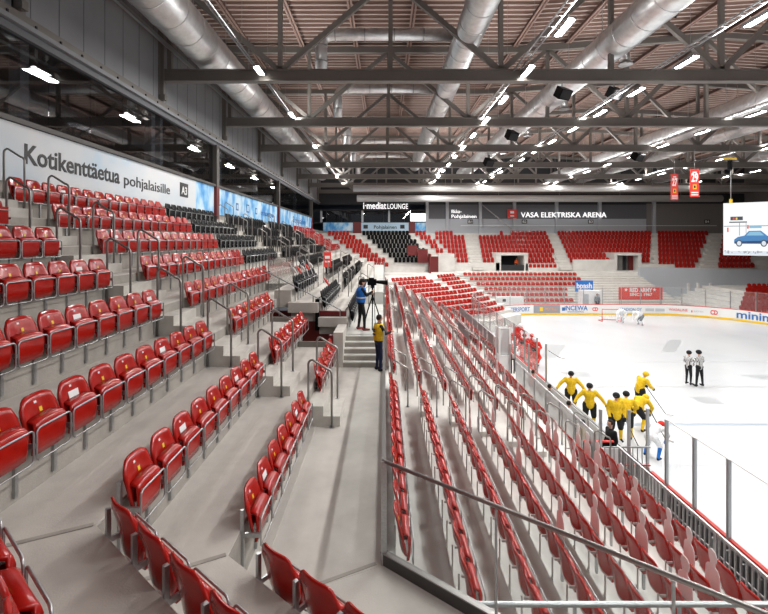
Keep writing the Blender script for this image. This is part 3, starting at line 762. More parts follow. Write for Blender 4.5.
# ------------------------------------------------------------------ roof
def roofz(x): return zd(-(12.75 + .065 * max(0, 22 - max(abs(x - 22), 0) - 8 + 0) if abs(x - 22) < 14 else 12.75))
b = MB(); xs = [-10.5, 8, 22, 36, 57.2]; per = .5; y = -6.0; prof = []
while y < 71: prof += [(y, 0), (y + .10, 0), (y + .17, .13), (y + .43, .13)]; y += per
vs = []
for yy, dz in prof:
    for x in xs: vs.append((x, yy, roofz(x) + dz))
n = len(xs); b.add(vs, [(i * n + j, i * n + j + 1, (i + 1) * n + j + 1, (i + 1) * n + j) for i in range(len(prof) - 1) for j in range(n - 1)])
b.m = [1 if (i % 4) == 0 else 0 for i in range(len(prof) - 1) for j in range(n - 1)]
struct('ceiling', b, [DECK, mat('deck_flange_pale', (.52, .44, .40), .6)])
b = MB(); x = -8.6
PURL = mat('purlin_brown', (.11, .06, .048), .6)
while x < 56:
    b.box(x - .03, x + .03, -6, 70.4, roofz(x) - .3, roofz(x) - .02); b.box(x - .14, x - .05, -6, 70.4, roofz(x) - .36, roofz(x) - .3, 1); b.box(x + .05, x + .14, -6, 70.4, roofz(x) - .36, roofz(x) - .3, 1); x += 3.4
struct('ceiling_purlin', b, [PURL, mat('purlin_flange', (.36, .24, .20), .6)])
NTH = ['first', 'second', 'third', 'fourth', 'fifth', 'sixth', 'seventh']
CH = 15.2 + .28
for k, y in enumerate(TY[1:]):
    t = thing('roof_truss', f'grey-brown steel roof truss spanning the hall, {NTH[k]} one seen from the camera', 'roof truss', (22, y, zd(-7.4)), 0, 'roof trusses')
    b = MB(); b.box(-32.2, 34.8, -.19, .19, -.05, .02); b.box(-32.2, 34.8, -.19, .19, .43, .5); b.box(-32.2, 34.8, -.15, -.11, 0, .48); b.box(-32.2, 34.8, .11, .15, 0, .48)
    part('bottom_chord', b, TRUSS, t)
    b = MB(); pts = [-32.2, -14, 0, 14, 34.8]
    for p, q in zip(pts, pts[1:]): b.bar((p, 0, roofz(p + 22) - zd(-7.4) - .5), (q, 0, roofz(q + 22) - zd(-7.4) - .5), .3, .36)
    part('top_chord', b, TRUSS, t)
    nodes = [-9.9 + 5.1 * i for i in range(13)]
    for i, x in enumerate(nodes):
        X = x - 22; top = roofz(x) - zd(-7.4) - .6
        b = MB(); b.bar((X, 0, .4), (X, 0, top), .2, .2); part('vertical_post', b, TRUSS, t)
        if i < 12:
            X2 = X + 5.1; top2 = roofz(x + 5.1) - zd(-7.4) - .6
            b = MB()
            if i % 2: b.bar((X, 0, .45), (X2, 0, top2), .2, .24)
            else: b.bar((X, 0, top), (X2, 0, .45), .2, .24)
            part('diagonal_brace', b, TRUSS, t)
# ducts
def duct(p0, p1, r, label, rings=True, hang=True):
    t = thing('ventilation_duct', label, 'duct', p0, 0, None); d = Vector(p1) - Vector(p0); L = d.length; dn = d.normalized()
    b = MB(); b.tube([(0, 0, 0), d], r, 28); part('duct_pipe', b, DUCTM, t, True)
    if rings:
        sm_ = MB().tube([(0, 0, 0), dn * .05], r + .022, 28).mesh('seam', DUCTM); q = .6
        while q < L: o = link('seam', sm_, t); o.location = dn * q; q += 1.5
    if hang:
        q = 2.0
        while q < L: b = MB(); c = dn * q; b.bar((c.x, c.y, r), (c.x, c.y, 12.6 - (p0[2] - EYE)), .025); part('hanger_rod', b, STEEL, t); q += 4
    return t
duct((-8.35, 1.5, zd(-9.0)), (-8.35, 60, zd(-9.0)), .85, 'large round silver duct running above the side wall')
duct((4.0, 4, zd(-9.75)), (4.0, 58, zd(-9.75)), .66, 'round silver duct over the lower stand, left of the first lamp row')
duct((10.8, 4, zd(-9.3)), (10.8, 62, zd(-9.3)), .75, 'thick round silver duct beside the black speakers over the rink edge')
duct((24.6, 6, zd(-9.1)), (24.6, 66, zd(-9.1)), .8, 'thick round silver duct above the middle of the ice')
duct((28.6, 6, zd(-9.0)), (28.6, 66, zd(-9.0)), .6, 'thinner round silver duct beyond the middle of the ice')
duct((40, 10, zd(-9.2)), (40, 66, zd(-9.2)), .8, 'round silver duct over the far side of the rink')
for yy, rr, zz, lb in ((58, .42, 6.85, 'pale horizontal duct crossing the hall before the far stand'), (66, .5, 6.3, 'pale horizontal duct running over the far stand beside the wall')):
    t = thing('ventilation_duct', lb, 'duct', (-4, yy, zd(-zz))); b = MB(); b.tube([(0, 0, 0), (54, 0, 0)], rr, 20); part('duct_pipe', b, mat('pale_duct', (.62, .62, .61), .4, .3), t, True)
    for k in range(6): b = MB(); b.bar((3 + 9 * k, 0, rr), (3 + 9 * k, 0, 13 - zz), .03); part('hanger_rod', b, STEEL, t)
for i, y in enumerate((22.7, 30.8, 38.8, 46.8, 54.8)):
    t = thing('branch_duct', f'silver branch duct bending down beside the {NTH[i]} visible truss', 'duct', (-3.2, y, zd(-8.2)), 0, 'branch ducts')
    b = MB(); b.tube([(0, 0, 0), (0, 0, 1.7), (.06, 0, 2.0), (.25, 0, 2.25), (.55, 0, 2.33), (6.9, 0, 2.33)], .30, 18); part('duct_pipe', b, DUCTM, t, True)
    for z in (.1, .9, 1.7): b = MB(); b.tube([(0, 0, z), (0, 0, z + .05)], .325, 18); part('seam', b, STEEL, t)
    for x in (.7, 2.2, 3.7, 5.2): b = MB(); b.tube([(x, 0, 2.33), (x + .05, 0, 2.33)], .325, 18); part('seam', b, STEEL, t)
for i, y in enumerate((15.5, 23.5, 31.5, 39.5, 47.5)):
    t = thing('duct_elbow', f'curved silver take-off of the thick rink-edge duct, {NTH[i]} from the camera', 'duct', (10.8, y, zd(-9.6)), 0, 'duct take-offs')
    b = MB(); b.tube([(0, 0, .2), (.7, 0, .95), (1.2, 0, 1.0), (1.7, 0, .75), (1.9, 0, .3), (1.95, 0, -.2)], .26, 16); part('duct_pipe', b, DUCTM, t, True)
    b = MB(); b.tube([(1.95, 0, -.2), (1.95, 0, -.3)], .36, 16); part('outlet_ring', b, STEEL, t)
# cable tray and lamp rows
b = MB(); b.box(-9.62, -9.5, 2, 60, zd(-8.55), zd(-8.7)); tag(part('cable_tray', b, STEEL), 'pale straight cable tray hanging along the side wall panels', 'cable tray')
def tray(x, z, w, label):
    t = thing('cable_tray', label, 'cable tray', (x, 4, zd(-z)), 0, 'lamp row trays'); b = MB()
    b.box(-w / 2, -w / 2 + .03, 0, 58, 0, .07); b.box(w / 2 - .03, w / 2, 0, 58, 0, .07); part('side_rail', b, STEEL, t)
    b = MB(); q = .2
    while q < 58: b.box(-w / 2 + .03, w / 2 - .03, q, q + .03, 0, .02); q += .8
    part('rung', b, STEEL, t)
    q = 2
    while q < 58: b = MB(); b.bar((0, q, .05), (0, q, 12.6 - z), .012); part('hanger_rod', b, DSTEEL, t); q += 4
tray(-5.75, 7.75, .14, 'narrow cable tray carrying the lamps above the upper stand')
tray(6.1, 7.8, .3, 'cable tray carrying the lamps above the lower stand')
tray(12.4, 7.8, .3, 'cable tray carrying the lamps above the near edge of the ice')
tray(21.7, 7.8, .3, 'cable tray carrying the lamps above the middle of the ice')
tray(30.7, 7.8, .3, 'cable tray carrying the lamps beyond the middle of the ice')
fx = {}
def fixture(x, y, z, ln, label, group):
    t = thing('ceiling_lamp', label, 'lamp', (x, y, zd(-z)), 0, group)
    if ln not in fx:
        h = MB(); h.box(-.11, .11, -ln / 2, ln / 2, .05, .12); h.box(-.16, -.13, -ln / 2, ln / 2, -.02, .09); h.box(.13, .16, -ln / 2, ln / 2, -.02, .09)
        l = MB(); l.box(-.075, .075, -ln / 2 + .04, ln / 2 - .04, .0, .045)
        r = MB(); r.bar((0, -ln / 3, .12), (0, -ln / 3, .3), .02); r.bar((0, ln / 3, .12), (0, ln / 3, .3), .02)
        fx[ln] = (h.mesh('housing', STEEL), l.mesh('tube', LAMP), r.mesh('bracket', DSTEEL))
    for nm, me in zip(('housing', 'tube', 'bracket'), fx[ln]): link(nm, me, t)
for i, y in enumerate((19.7, 26.6, 35.5, 43.7, 52, 61)): fixture(-5.5, y, 7.5, 1.0, f'bright linear lamp above the upper stand, {NTH[i]} from the camera', 'lamps above the upper stand')
for xx, ys, w in ((6.35, [11.7 + 4.02 * i for i in range(12)], 'over the lower stand'), (12.7, [15 + 3.75 * i for i in range(12)], 'over the near ice edge'), (22.0, [26.4 + 4.4 * i for i in range(8)], 'over the middle of the ice'), (31, [36.6 + 4.4 * i for i in range(6)], 'beyond the middle of the ice'), (40, [48 + 4.4 * i for i in range(4)], 'over the far side of the rink')):
    for i, y in enumerate(ys): fixture(xx, y, 7.5, 1.3, f'bright linear ceiling lamp {w}, {ordw(i+1)} from the camera', f'lamps {w}')
# speakers
for i, (px, py, Y, s) in enumerate(((668, 8, 17.5, .85), (562, 93, 24.5, .95), (614, 93, 24.5, .95), (511, 135, 32.0, 1.0), (637, 156, 38.0, 1.1), (488, 162, 44, 1.1))):
    X = (px - CX) * Y / F; Z = EYE - (py - CY) * Y / F
    t = thing('hanging_speaker', f'black wedge loudspeaker hung from the roof, {["largest and nearest the camera","by the first truss on its inner side","by the first truss on its outer side","beside the second truss","over the ice beside the third truss","small, over the lower stand"][i]}', 'loudspeaker', (X, Y, Z), math.radians(25), 'hanging loudspeakers')
    b = MB(); h = .42 * s
    b.prism([(-h, -h * .8), (h, -h * .8), (h * .6, h * .8), (-h * .6, h * .8)], -h * .7, h * .7, 0, Matrix.Rotation(math.radians(35), 4, 'X')); part('cabinet', b, BLACK, t)
    b = MB(); b.bar((0, 0, h * .6), (0, 0, h * .6 + 1.0 * s), .05); part('suspension_bar', b, DSTEEL, t)
    b = MB(); b.box(-h * .85, h * .85, -h * .86, -h * .80, -h * .6, h * .6, 0, Matrix.Rotation(math.radians(35), 4, 'X')); part('grille', b, DARK, t)
# number banners
for px, py0, py1, w, num, Y in ((674.5, 174, 200, 7, '27', 38), (694.5, 169, 197, 9, '29', 34)):
    X = (px - CX) * Y / F; zt = EYE - (py0 - CY) * Y / F; zb = EYE - (py1 - CY) * Y / F; ww = w * Y / F / 2
    t = thing('hanging_banner', f'red hanging banner with white number {num}', 'banner', (X, Y, zb), 0, 'retired number banners')
    b = MB(); b.box(-ww, ww, -.02, .02, 0, zt - zb); part('cloth', b, REDI, t)
    lettering(num, .9, WHITE, (X - ww * .75, Y - .03, zb + (zt - zb) * .55), (1, 0, 0), t, width=ww * 1.5, bold=.03)
    b = MB(); b.box(-ww * .8, ww * .8, -.03, -.02, .3, .38); b.box(-ww * .8, ww * .8, -.03, -.02, .12, .2); b.box(-ww * .45, ww * .45, -.03, -.02, zt - zb - .3, zt - zb - .2); part('stripe', b, WHITE, t)
    b = MB(); b.box(-ww * .4, ww * .4, -.03, -.02, .6, .95, 0); b.box(-ww * .2, ww * .2, -.035, -.03, .68, .88, 1); part('crest', b, [YEL, INK], t)
    b = MB(); b.bar((0, 0, zt - zb), (0, 0, zt - zb + 1.5), .02); part('wire', b, DSTEEL, t)
t = thing('chain_hoist', 'black chain hoist with yellow hook hanging beside the video screen', 'hoist', (27.2, 35, zd(-5.6)))
b = MB(); b.tube([(0, 0, -.0), (0, 0, .75)], .17, 12); part('motor', b, BLACK, t); b = MB(); b.bar((0, 0, .75), (0, 0, 2.2), .04); part('chain', b, DSTEEL, t)
b = MB(); b.box(-.5, .5, -.06, .06, .8, .95); part('trolley', b, YEL, t); b = MB(); b.bar((.08, 0, 0), (.08, 0, -2.3), .04, mi=0); part('load_chain', b, STEEL, t); b = MB(); b.box(.0, .16, -.07, .07, -2.6, -2.3); part('hook', b, YEL, t)
# video screen
SA = Vector((38.1, 50, zd(1.6))); SB_ = Vector((46.6, 44.0, zd(1.6))); sx = (SB_ - SA).normalized(); ang = math.atan2(sx.y, sx.x); SL = (SB_ - SA).length
t = thing('video_screen', 'huge white video screen showing a blue car at a snowy forecourt', 'screen', SA, ang)
def em(n, c, e=1.0): return mat('screen_' + n, (0, 0, 0), .4, emit=e, ecol=c)
b = MB(); b.box(0, SL, 0, .5, -.0, 5.85); part('housing', b, DARK, t)
b = MB(); b.box(.02, SL - .02, -.02, 0, .02, 5.83); part('display', b, em('white', (.93, .95, .95)), t)
pc = MB(); q = lambda s0, s1, t0, t1, mi, d=-.03: pc.box(s0, s1, d, d + .012, t0, t1, mi)
q(.1, SL - .1, .1, .5, 4); random.seed(3)
for k in range(60): a = random.uniform(.1, SL - .3); q(a, a + random.uniform(.05, .25), random.uniform(.1, .5), random.uniform(.3, .55), 1, -.04)
q(.9, 2.4, 3.9, 4.3, 3); q(1.2, 1.4, 3.95, 4.2, 2, -.04); q(1.55, 1.75, 3.95, 4.2, 5, -.04); q(.75, 2.9, 3.62, 3.75, 3); q(1.95, 2.05, 2.2, 3.7, 1); q(2.75, 2.82, 2.4, 3.7, 1)
q(.1, SL - .1, 3.2, 3.3, 1); q(.5, .68, 2.6, 3.1, 2); q(2.9, 3.1, 2.95, 3.35, 2); q(3.15, 4.6, 3.0, 3.25, 6)
pc.add([(x, -.05, z) for x, z in ((1.35, 1.35), (1.35, 1.75), (1.8, 2.05), (2.6, 2.2), (3.1, 2.7), (4.5, 2.72), (5.2, 2.2), (5.6, 2.0), (5.6, 1.35))] , [tuple(range(9))], 7)
pc.add([(x, -.055, z) for x, z in ((2.8, 2.2), (3.2, 2.6), (4.4, 2.62), (4.9, 2.2))], [(0, 1, 2, 3)], 6)
pc.add([(x, -.055, z) for x, z in ((1.4, 1.3), (1.4, 1.55), (5.5, 1.65), (5.5, 1.3))], [(0, 1, 2, 3)], 8)
for cx in (1.95, 4.85):
    pc.add([(cx + .38 * math.cos(a * .5236), -.06, 1.35 + .38 * math.sin(a * .5236)) for a in range(12)], [tuple(range(12))], 3)
    pc.add([(cx + .26 * math.cos(a * .5236), -.065, 1.35 + .26 * math.sin(a * .5236)) for a in range(12)], [tuple(range(12))], 4)
pc.v = [(v[0] * .72 if v[0] < 6 else v[0], v[1], v[2]) for v in pc.v]
part('car_picture', pc, [em('white', (.93, .95, .95)), em('grey', (.35, .38, .42)), em('red', (.8, .06, .04)), em('dark', (.05, .06, .08)), em('snow', (.7, .76, .82)), em('yellow', (.8, .6, .1)), em('paleblue', (.25, .5, .68)), em('blue', (.06, .22, .48)), em('navy', (.02, .06, .16))], t)

# ------------------------------------------------------------------ rink
X0, X1, Y0, Y1, R_ = 7.8, 36.2, -13.0, 46.9, 8.5
def rink_path(step=.6, inset=0.0):
    pts = []
    def arc(cx, cy, a0, a1):
        for i in range(15): a = math.radians(a0 + (a1 - a0) * i / 14); pts.append(Vector((cx + (R_ - inset) * math.cos(a), cy + (R_ - inset) * math.sin(a), 0)))
    pts.append(Vector((X0 + inset, Y0, 0))); arc(X0 + R_, Y1 - R_, 180, 90); arc(X1 - R_, Y1 - R_, 90, 0); pts.append(Vector((X1 - inset, Y0, 0)))
    return pts
b = MB(); b.prism([(p.x, p.y) for p in rink_path(inset=.0)][::-1], -.08, 0.0); struct('floor_ice', b, ICEM)
b = MB(); b.box(5.6, 57, -14, 62, -.3, -.1); b.box(5.6, 7.7, -14, 46, -.1, .02); struct('floor_rink_hall', b, CONCR)
def sweep(mb, pts, w0, w1, z0, z1, mi=0):
    n = len(pts); L = []
    for i, p in enumerate(pts):
        d = (pts[min(i + 1, n - 1)] - pts[max(0, i - 1)]).normalized(); o = Vector((-d.y, d.x, 0)); L.append((p + o * w0, p + o * w1))
    vs = []
    for a, c in L: vs += [(a.x, a.y, z0), (c.x, c.y, z0), (c.x, c.y, z1), (a.x, a.y, z1)]
    fs = []
    for i in range(n - 1):
        for j in range(4): fs.append((i * 4 + j, i * 4 + (j + 1) % 4, (i + 1) * 4 + (j + 1) % 4, (i + 1) * 4 + j))
    fs += [(0, 1, 2, 3), tuple(n * 4 - 4 + j for j in (3, 2, 1, 0))]
    return mb.add(vs, fs, mi)
rp = rink_path()
t = thing('rink_boards', 'white hockey rink boards with red cap rail and yellow kick strip around the ice', 'rink boards', (0, 0, 0))
b = MB(); sweep(b, rp, 0, .12, 0.02, 1.07); part('board_wall', b, BOARDW, t)
b = MB(); sweep(b, [rp[0], Vector((7.8, 12.9, 0))], .0, .09, 1.07, 1.13); part('cap_rail', b, REDP, t)
b = MB(); sweep(b, [Vector((7.8, 12.9, 0)), Vector((7.8, 21.3, 0))], .0, .09, 1.07, 1.13); part('cap_rail', b, STEEL, t, label='grey cap rail along the bench')
b = MB(); sweep(b, [Vector((7.8, 21.3, 0))] + rp[1:], .0, .09, 1.07, 1.13); part('cap_rail', b, REDP, t)
b = MB(); sweep(b, rp, -.012, 0, 0.02, .2); part('kick_strip', b, YEL, t)
# text bent along the inside of the boards
cum = [0]
for a, c in zip(rp, rp[1:]): cum.append(cum[-1] + (c - a).length)
def on_path(s, o=-.02):
    for i in range(len(rp) - 1):
        if s <= cum[i + 1]: break
    d = (rp[i + 1] - rp[i]).normalized(); p = rp[i] + d * (s - cum[i]); nn = Vector((-d.y, d.x, 0)); return p + nn * o
def s_of_px(px):
    best = None
    for k in range(0, int(cum[-1] * 10)):
        p = on_path(k / 10, 0)
        if p.y > 20 and p.x > 10.5:
            e = abs(CX + F * p.x / p.y - px)
            if best is None or e < best[0]: best = (e, k / 10)
    return best[1]
def path_text(body, px0, px1, size, z, m, bold=0.0, nm='lettering'):
    s0, s1 = s_of_px(px0), s_of_px(px1); me, w = text_mesh(body, size, .004, bold, s1 - s0); me.materials.clear(); me.materials.append(m)
    for v in me.vertices:
        p = on_path(s0 + v.co.x, -.02 - v.co.z); v.co = Vector((p.x, p.y, z + v.co.y))
    link(nm, me, t)
def path_panel(px0, px1, z0, z1, m, nm='advert_panel'):
    s0, s1 = s_of_px(px0), s_of_px(px1); k = max(1, int((s1 - s0) / .6)); b = MB()
    pts = [on_path(s0 + (s1 - s0) * i / k, 0) for i in range(k + 1)]; sweep(b, pts, -.014, -.002, z0, z1); part(nm, b, m, t)
path_text('INTERSPORT', 507, 530, .62, .42, BLUEI, .006)
path_panel(534, 560.5, .2, 1.05, mat('grey_advert', (.28, .29, .32), .5))
path_text('HOTELLI', 545, 557, .42, .5, mat('orange_print', (.8, .3, .05), .5)); path_panel(538, 543, .42, .85, YEL)
path_text('iNCEWA', 565, 588, .7, .5, BLUEI, .012); path_panel(562, 564.5, .45, .8, BLUEI)
path_text('ENGINEERING', 568, 584, .2, .28, BLUEI)
path_text('CD', 592, 598, .5, .45, REDI, .02)
path_text('STADION OY', 620, 642, .42, .45, BLUEI); path_panel(645, 654, .4, .7, mat('pale_grey_print', (.5, .52, .55), .5)); path_panel(655.5, 665, .4, .7, MATS['pale_grey_print'])
path_text('WASALINE', 669, 688, .38, .5, REDI); path_panel(691, 693, .45, .65, REDI); path_text('SUOMEN', 694, 703, .26, .5, MATS['pale_grey_print'])
path_text('CD', 710.5, 718, .6, .4, REDI, .02); path_text('minimani', 737, 790, 1.05, .3, BLUEI, .02)
# glass round the rink
t = thing('rink_glass', 'clear protective glass on grey posts standing on the rink boards', 'glass barrier', (0, 0, 0))
GH = 1.75
def gpanel(a, c, h0=1.15, h1=1.15 + GH):
    b = MB(); b.bar((a.x, a.y, (h0 + h1) / 2), (c.x, c.y, (h0 + h1) / 2), .014, h1 - h0); part('glass_pane', b, RGLASS, t)
    b = MB(); b.bar((a.x, a.y, h1), (c.x, c.y, h1), .02, .012); part('glass_edge', b, OFFW, t)
def gpost(p, h1=1.15 + GH, w=.06):
    b = MB(); b.box(p.x - w / 2, p.x + w / 2, p.y - w / 2, p.y + w / 2, 1.1, h1); part('post', b, STEEL, t)
ys = [12.19 + .0 - 1.1 * i for i in range(9)]
for i, yy in enumerate(ys):
    gpost(Vector((7.74, yy, 0)), w=.07)
    if i: gpanel(Vector((7.74, yy, 0)), Vector((7.74, ys[i - 1], 0)))
s0 = (Vector((7.8, 22.5, 0)) - rp[0]).length; s = s0; prev = None
while s < cum[-1] - 38:
    p = on_path(s, .06); gpost(p)
    if prev: gpanel(prev, p)
    prev = p; s += 2.0
# ice markings
b = MB(); bl = mat('faint_blue_line', (.36, .43, .50), .3); rl_ = mat('faint_grey_line', (.44, .455, .47), .3)
b.box(7.9, 36.1, 18.8, 19.05, 0, .002, 0); struct('floor_ice_marking', b, bl)
b = MB(); b.box(7.9, 36.1, 23.75, 23.87, 0, .002); b.box(7.9, 36.1, 28.7, 28.8, 0, .002); struct('floor_ice_line', b, rl_)
b = MB()
def iceq(px0, px1, py0, py1, sh=0):
    pts = []
    for px, py in ((px0, py0), (px1, py0), (px1 + sh, py1), (px0 + sh, py1)):
        Y = 7.8 * F / (py - CY); pts.append(((px - CX) * Y / F, Y))
    b.prism(pts, .0005, .003)
iceq(690, 712, 397, 404, 14); iceq(560, 585, 372, 377, 8); iceq(668, 682, 340, 352, -6); iceq(548, 566, 345, 358, -10); iceq(740, 770, 375, 379, 20)
struct('floor_ice_print', b, mat('faint_ice_print', (.45, .475, .49), .3))
# goal
t = thing('hockey_goal', 'red framed hockey goal with white net at the far end of the ice', 'goal', (22, 43.0, 0))
b = MB(); b.tube([(-.92, 0, 0), (-.92, 0, 1.2), (.92, 0, 1.2), (.92, 0, 0)], .04, 8); b.tube([(-.92, 0, .04), (-.9, .8, .04), (0, 1.1, .04), (.9, .8, .04), (.92, 0, .04)], .03, 8); part('goal_frame', b, REDP, t)
b = MB()
for i in range(13):
    x = -.9 + .15 * i; b.tube([(x, 0, 1.2), (x, .5, 1.15), (x, 1.0 - abs(x) * .25, .05)], .008, 4)
for k in range(6): z = .1 + .2 * k; b.tube([(-.9, .1, z), (-.88, .75 - .08 * k, z), (0, 1.0 - .09 * k, z), (.88, .75 - .08 * k, z), (.9, .1, z)], .008, 4)
part('net', b, WHITE, t)
# ------------------------------------------------------------------ bench area, gates and fences
def fence(name, label, x, y0, y1, z0, z1, step=.12, m=STEEL, barw=.02, post=2.0, mid=False, cat='railing'):
    t = thing(name, label, cat, (x, y0, z0)); L = y1 - y0; H = z1 - z0
    b = MB(); b.tube([(0, 0, H), (0, L, H)], .028, 8); part('top_rail', b, m, t)
    b = MB(); b.tube([(0, 0, .08), (0, L, .08)], .018, 6)
    if mid: b.tube([(0, 0, H * .5), (0, L, H * .5)], .018, 6)
    part('lower_rail', b, m, t)
    q = 0
    while q <= L + .01: b = MB(); b.box(-.03, .03, q - .03, q + .03, 0, H); part('post', b, m, t); q += post
    q = step; b = MB()
    while q < L: b.box(-barw / 2, barw / 2, q - barw / 2, q + barw / 2, .08, H); q += step
    part('bar_infill', b, m, t); return t
fence('bar_railing', 'long steel bar railing between the lower stand and the rink boards', 6.5, 4.2, 12.3, rl(7), rl(7) + .82, .13, STEEL, .03, 1.5, True)
b = MB(); yy = 2.2
while yy < 12.1: b.box(7.52, 7.6, yy, yy + .05, .05, 1.0); yy += .42
b.box(7.5, 7.6, 2, 12.2, .5, .55); struct('wall_board_strut', b, STEEL)
fence('bar_railing', 'steel bar railing behind the red team bench', 6.1, 23.2, 36.0, zd(6.3), zd(5.25), .2, STEEL, .05, 2.0)
fence('bar_railing', 'short steel bar panel at the foot of the middle aisle', 4.7, 24.6, 28.0, zd(6.0), zd(5.0), .14, STEEL, .05, 1.7)
b = MB(); b.box(7.6, 7.76, 2, 12.2, 0, 1.04); b.box(6.64, 7.6, 2, 12.2, 0, .06); struct('wall_board_gap_shade', b, mat('gap_shade', (.05, .05, .05), .8))  # dark panels and floor strip put in to shade the gap behind the railing
t = thing('bench_glass', 'scuffed grey glass screen behind the players bench', 'glass barrier', (6.15, 13.0, rl(7)))
for k in range(6):
    b = MB(); b.box(-.01, .01, k * 1.3 + .03, k * 1.3 + 1.27, .05, .85); part('glass_pane', b, BGLASS, t); b = MB(); b.box(-.03, .03, k * 1.3 - .03, k * 1.3 + .03, 0, .9); part('post', b, STEEL, t)
b = MB(); b.tube([(0, 0, .9), (0, 7.8, .9)], .025, 8); part('top_rail', b, STEEL, t); b = MB(); b.box(-.02, .02, 0, 7.8, -.03, .04); part('base_rail', b, REDP, t)
for k, y in enumerate((13.2, 14.6, 19.3)):
    pass
t = thing('player_bench', 'long dark bench behind the near boards', 'bench', (6.6, 13.3, 0.35))
b = MB(); b.box(-.2, .2, 0, 7.0, .38, .45); part('seat_board', b, BLACK, t)
for q in (.2, 2.4, 4.6, 6.8): b = MB(); b.box(-.15, .15, q - .04, q + .04, 0, .38); part('leg', b, STEEL, t)
b = MB(); b.box(5.97, 7.75, 12.4, 21.2, -.1, .35); struct('floor_bench', b, CONCR)
for i, (x, y, h) in enumerate(((7.7, 13.0, 2.9), (7.1, 12.9, 2.9), (6.3, 12.95, 2.9), (7.72, 21.2, 2.9), (6.9, 21.2, 2.9), (6.0, 21.2, 2.9), (6.6, 22.4, 3.0))):
    b = MB(); b.box(x - .035, x + .035, y - .035, y + .035, 0.3, h); tag(part('glass_post', b, STEEL), f'grey upright post at the {"camera" if y<15 else "far"} end of the players bench, {["closest to the ice","in the middle","closest to the seats"][i%3]}' if i < 6 else 'lone grey upright post just beyond the players bench', 'post')
t = thing('bench_gate', 'white panel and red-topped bar gate at the end of the players bench', 'gate', (6.45, 12.35, zd(6.6)))
b = MB(); b.box(-.3, .25, .2, .25, .1, .75); part('panel', b, WHITE, t)
b = MB(); b.box(-.35, .95, 0, .03, .85, .89); b.box(-.35, .95, 0, .03, .35, .38, 1); part('cross_rail', b, [STEEL, REDP], t)
b = MB(); q = -.33
while q < .95: b.box(q, q + .02, 0, .02, 0, .87); q += .13
part('bar_infill', b, STEEL, t)
b = MB(); b.box(-.5, .4, .9, .95, -.3, .6, 0); b.box(-.5, .4, .89, .96, .6, .64, 1); part('divider', b, [BLACK, REDP], t)
t = thing('white_booth', 'white and grey timekeeper booth beside the red players', 'booth', (5.55, 21.4, rl(7)))
b = MB(); b.box(0, .5, 0, .6, 0, 1.0); part('cabin', b, WHITE, t); b = MB(); b.box(.02, .48, .04, .56, 1.02, 2.3); part('glazing', b, BGLASS, t)
b = MB()
for x, y in ((0, 0), (.5, 0), (0, .6), (.5, .6)): b.box(x - .04, x + .04, y - .04, y + .04, 0, 2.35)
part('corner_post', b, WHITE, t)
t = thing('tunnel_gate', 'black bar gate with a white crest by the timekeeper booth', 'gate', (5.3, 21.9, zd(6.9)))
b = MB(); q = 0
while q < 1.1: b.box(q, q + .05, 0, .05, 0, 1.1); q += .12
b.box(0, 1.1, 0, .05, 1.05, 1.1); part('bar_infill', b, BLACK, t); b = MB(); b.box(.3, .8, -.02, 0, .5, .9); part('crest', b, WHITE, t)
# rail at the near end of the lower stand
t = thing('end_guard_rail', 'horizontal steel pipe rail across the near end of the lower stand', 'railing', (.95, 4.9, zd(4.0)))
b = MB(); b.tube([(0, 0, 0), (6, 0, 0)], .03, 10); part('top_rail', b, STEEL, t)
for q in (0.03, 1.15, 2.3, 3.4, 4.6, 5.8):
    b = MB(); b.tube([(q, 0, 0), (q, 0, -.85 if q < 1.5 else -1.25)], .022, 8); part('post', b, STEEL, t)
# ------------------------------------------------------------------ walkway glass
t = thing('walkway_glass_guard', 'long clear glass guard with steel frame beside the concrete walkway', 'glass guard', (0, 5.55, zd(4.0)))
b = MB(); b.box(-.03, .03, 0, 8.55, 1.22, 1.27); part('top_rail', b, DSTEEL, t); b = MB(); b.box(-.04, .04, 0, 8.55, 0, .12); part('base_rail', b, STEEL, t)
for k in range(6):
    y = 1.425 * k; b = MB(); b.box(-.008, .008, y + .02, y + 1.40, .12, 1.22); part('glass_pane', b, GLASS, t)
for k in range(7):
    b = MB(); b.box(-.025, .025, 1.425 * k - .02, 1.425 * k + .02, .1, 1.24); part('post', b, STEEL, t)
t = thing('platform_glass_guard', 'clear glass guard with steel posts beside the camera platform', 'glass guard', (0, 14.2, zd(3.2)))
b = MB(); b.box(-.03, .03, 0, 31, 1.1, 1.15); part('top_rail', b, DSTEEL, t)
for k in range(15):
    b = MB(); b.box(-.008, .008, 2.06 * k + .03, 2.06 * k + 2.03, .05, 1.1); part('glass_pane', b, GLASS, t); b = MB(); b.box(-.025, .025, 2.06 * k - .02, 2.06 * k + .02, -.6, 1.12); part('post', b, STEEL, t)
t = thing('corner_glass_guard', 'angled clear glass guard with dark base beam and round top rail', 'glass guard', (0, 5.52, zd(4.0)))
def BP(q, z, s=0): return (BD.x * q + BN.x * s, BD.y * q + BN.y * s, z)
b = MB(); b.bar(BP(0, .03), BP(6.3, .03), .07, .22, mi=0); b.bar(BP(-.03, .145, .0), BP(6.3, .145, .0), .08, .015, mi=1); part('base_beam', b, [mat('dark_beam', (.06, .06, .06), .5), DSTEEL], t)
b = MB(); b.tube([BP(-.02, 1.27), BP(6.3, 1.27)], .024, 10); part('top_rail', b, DSTEEL, t, True)
for k, (q0, q1) in enumerate(((0, 1.5), (1.5, 3.03), (3.03, 4.55), (4.55, 6.1))):
    b = MB(); b.bar(BP(q0 + .02, .71), BP(q1 - .02, .71), .012, 1.08); part('glass_pane', b, GLASS, t)
    b = MB(); b.tube([BP(q1, .15, .03), BP(q1, 1.25, .03)], .014, 8); part('post', b, STEEL, t)
b = MB(); b.box(-.035, .035, -.035, .035, 0, 1.28); part('corner_post', b, STEEL, t)
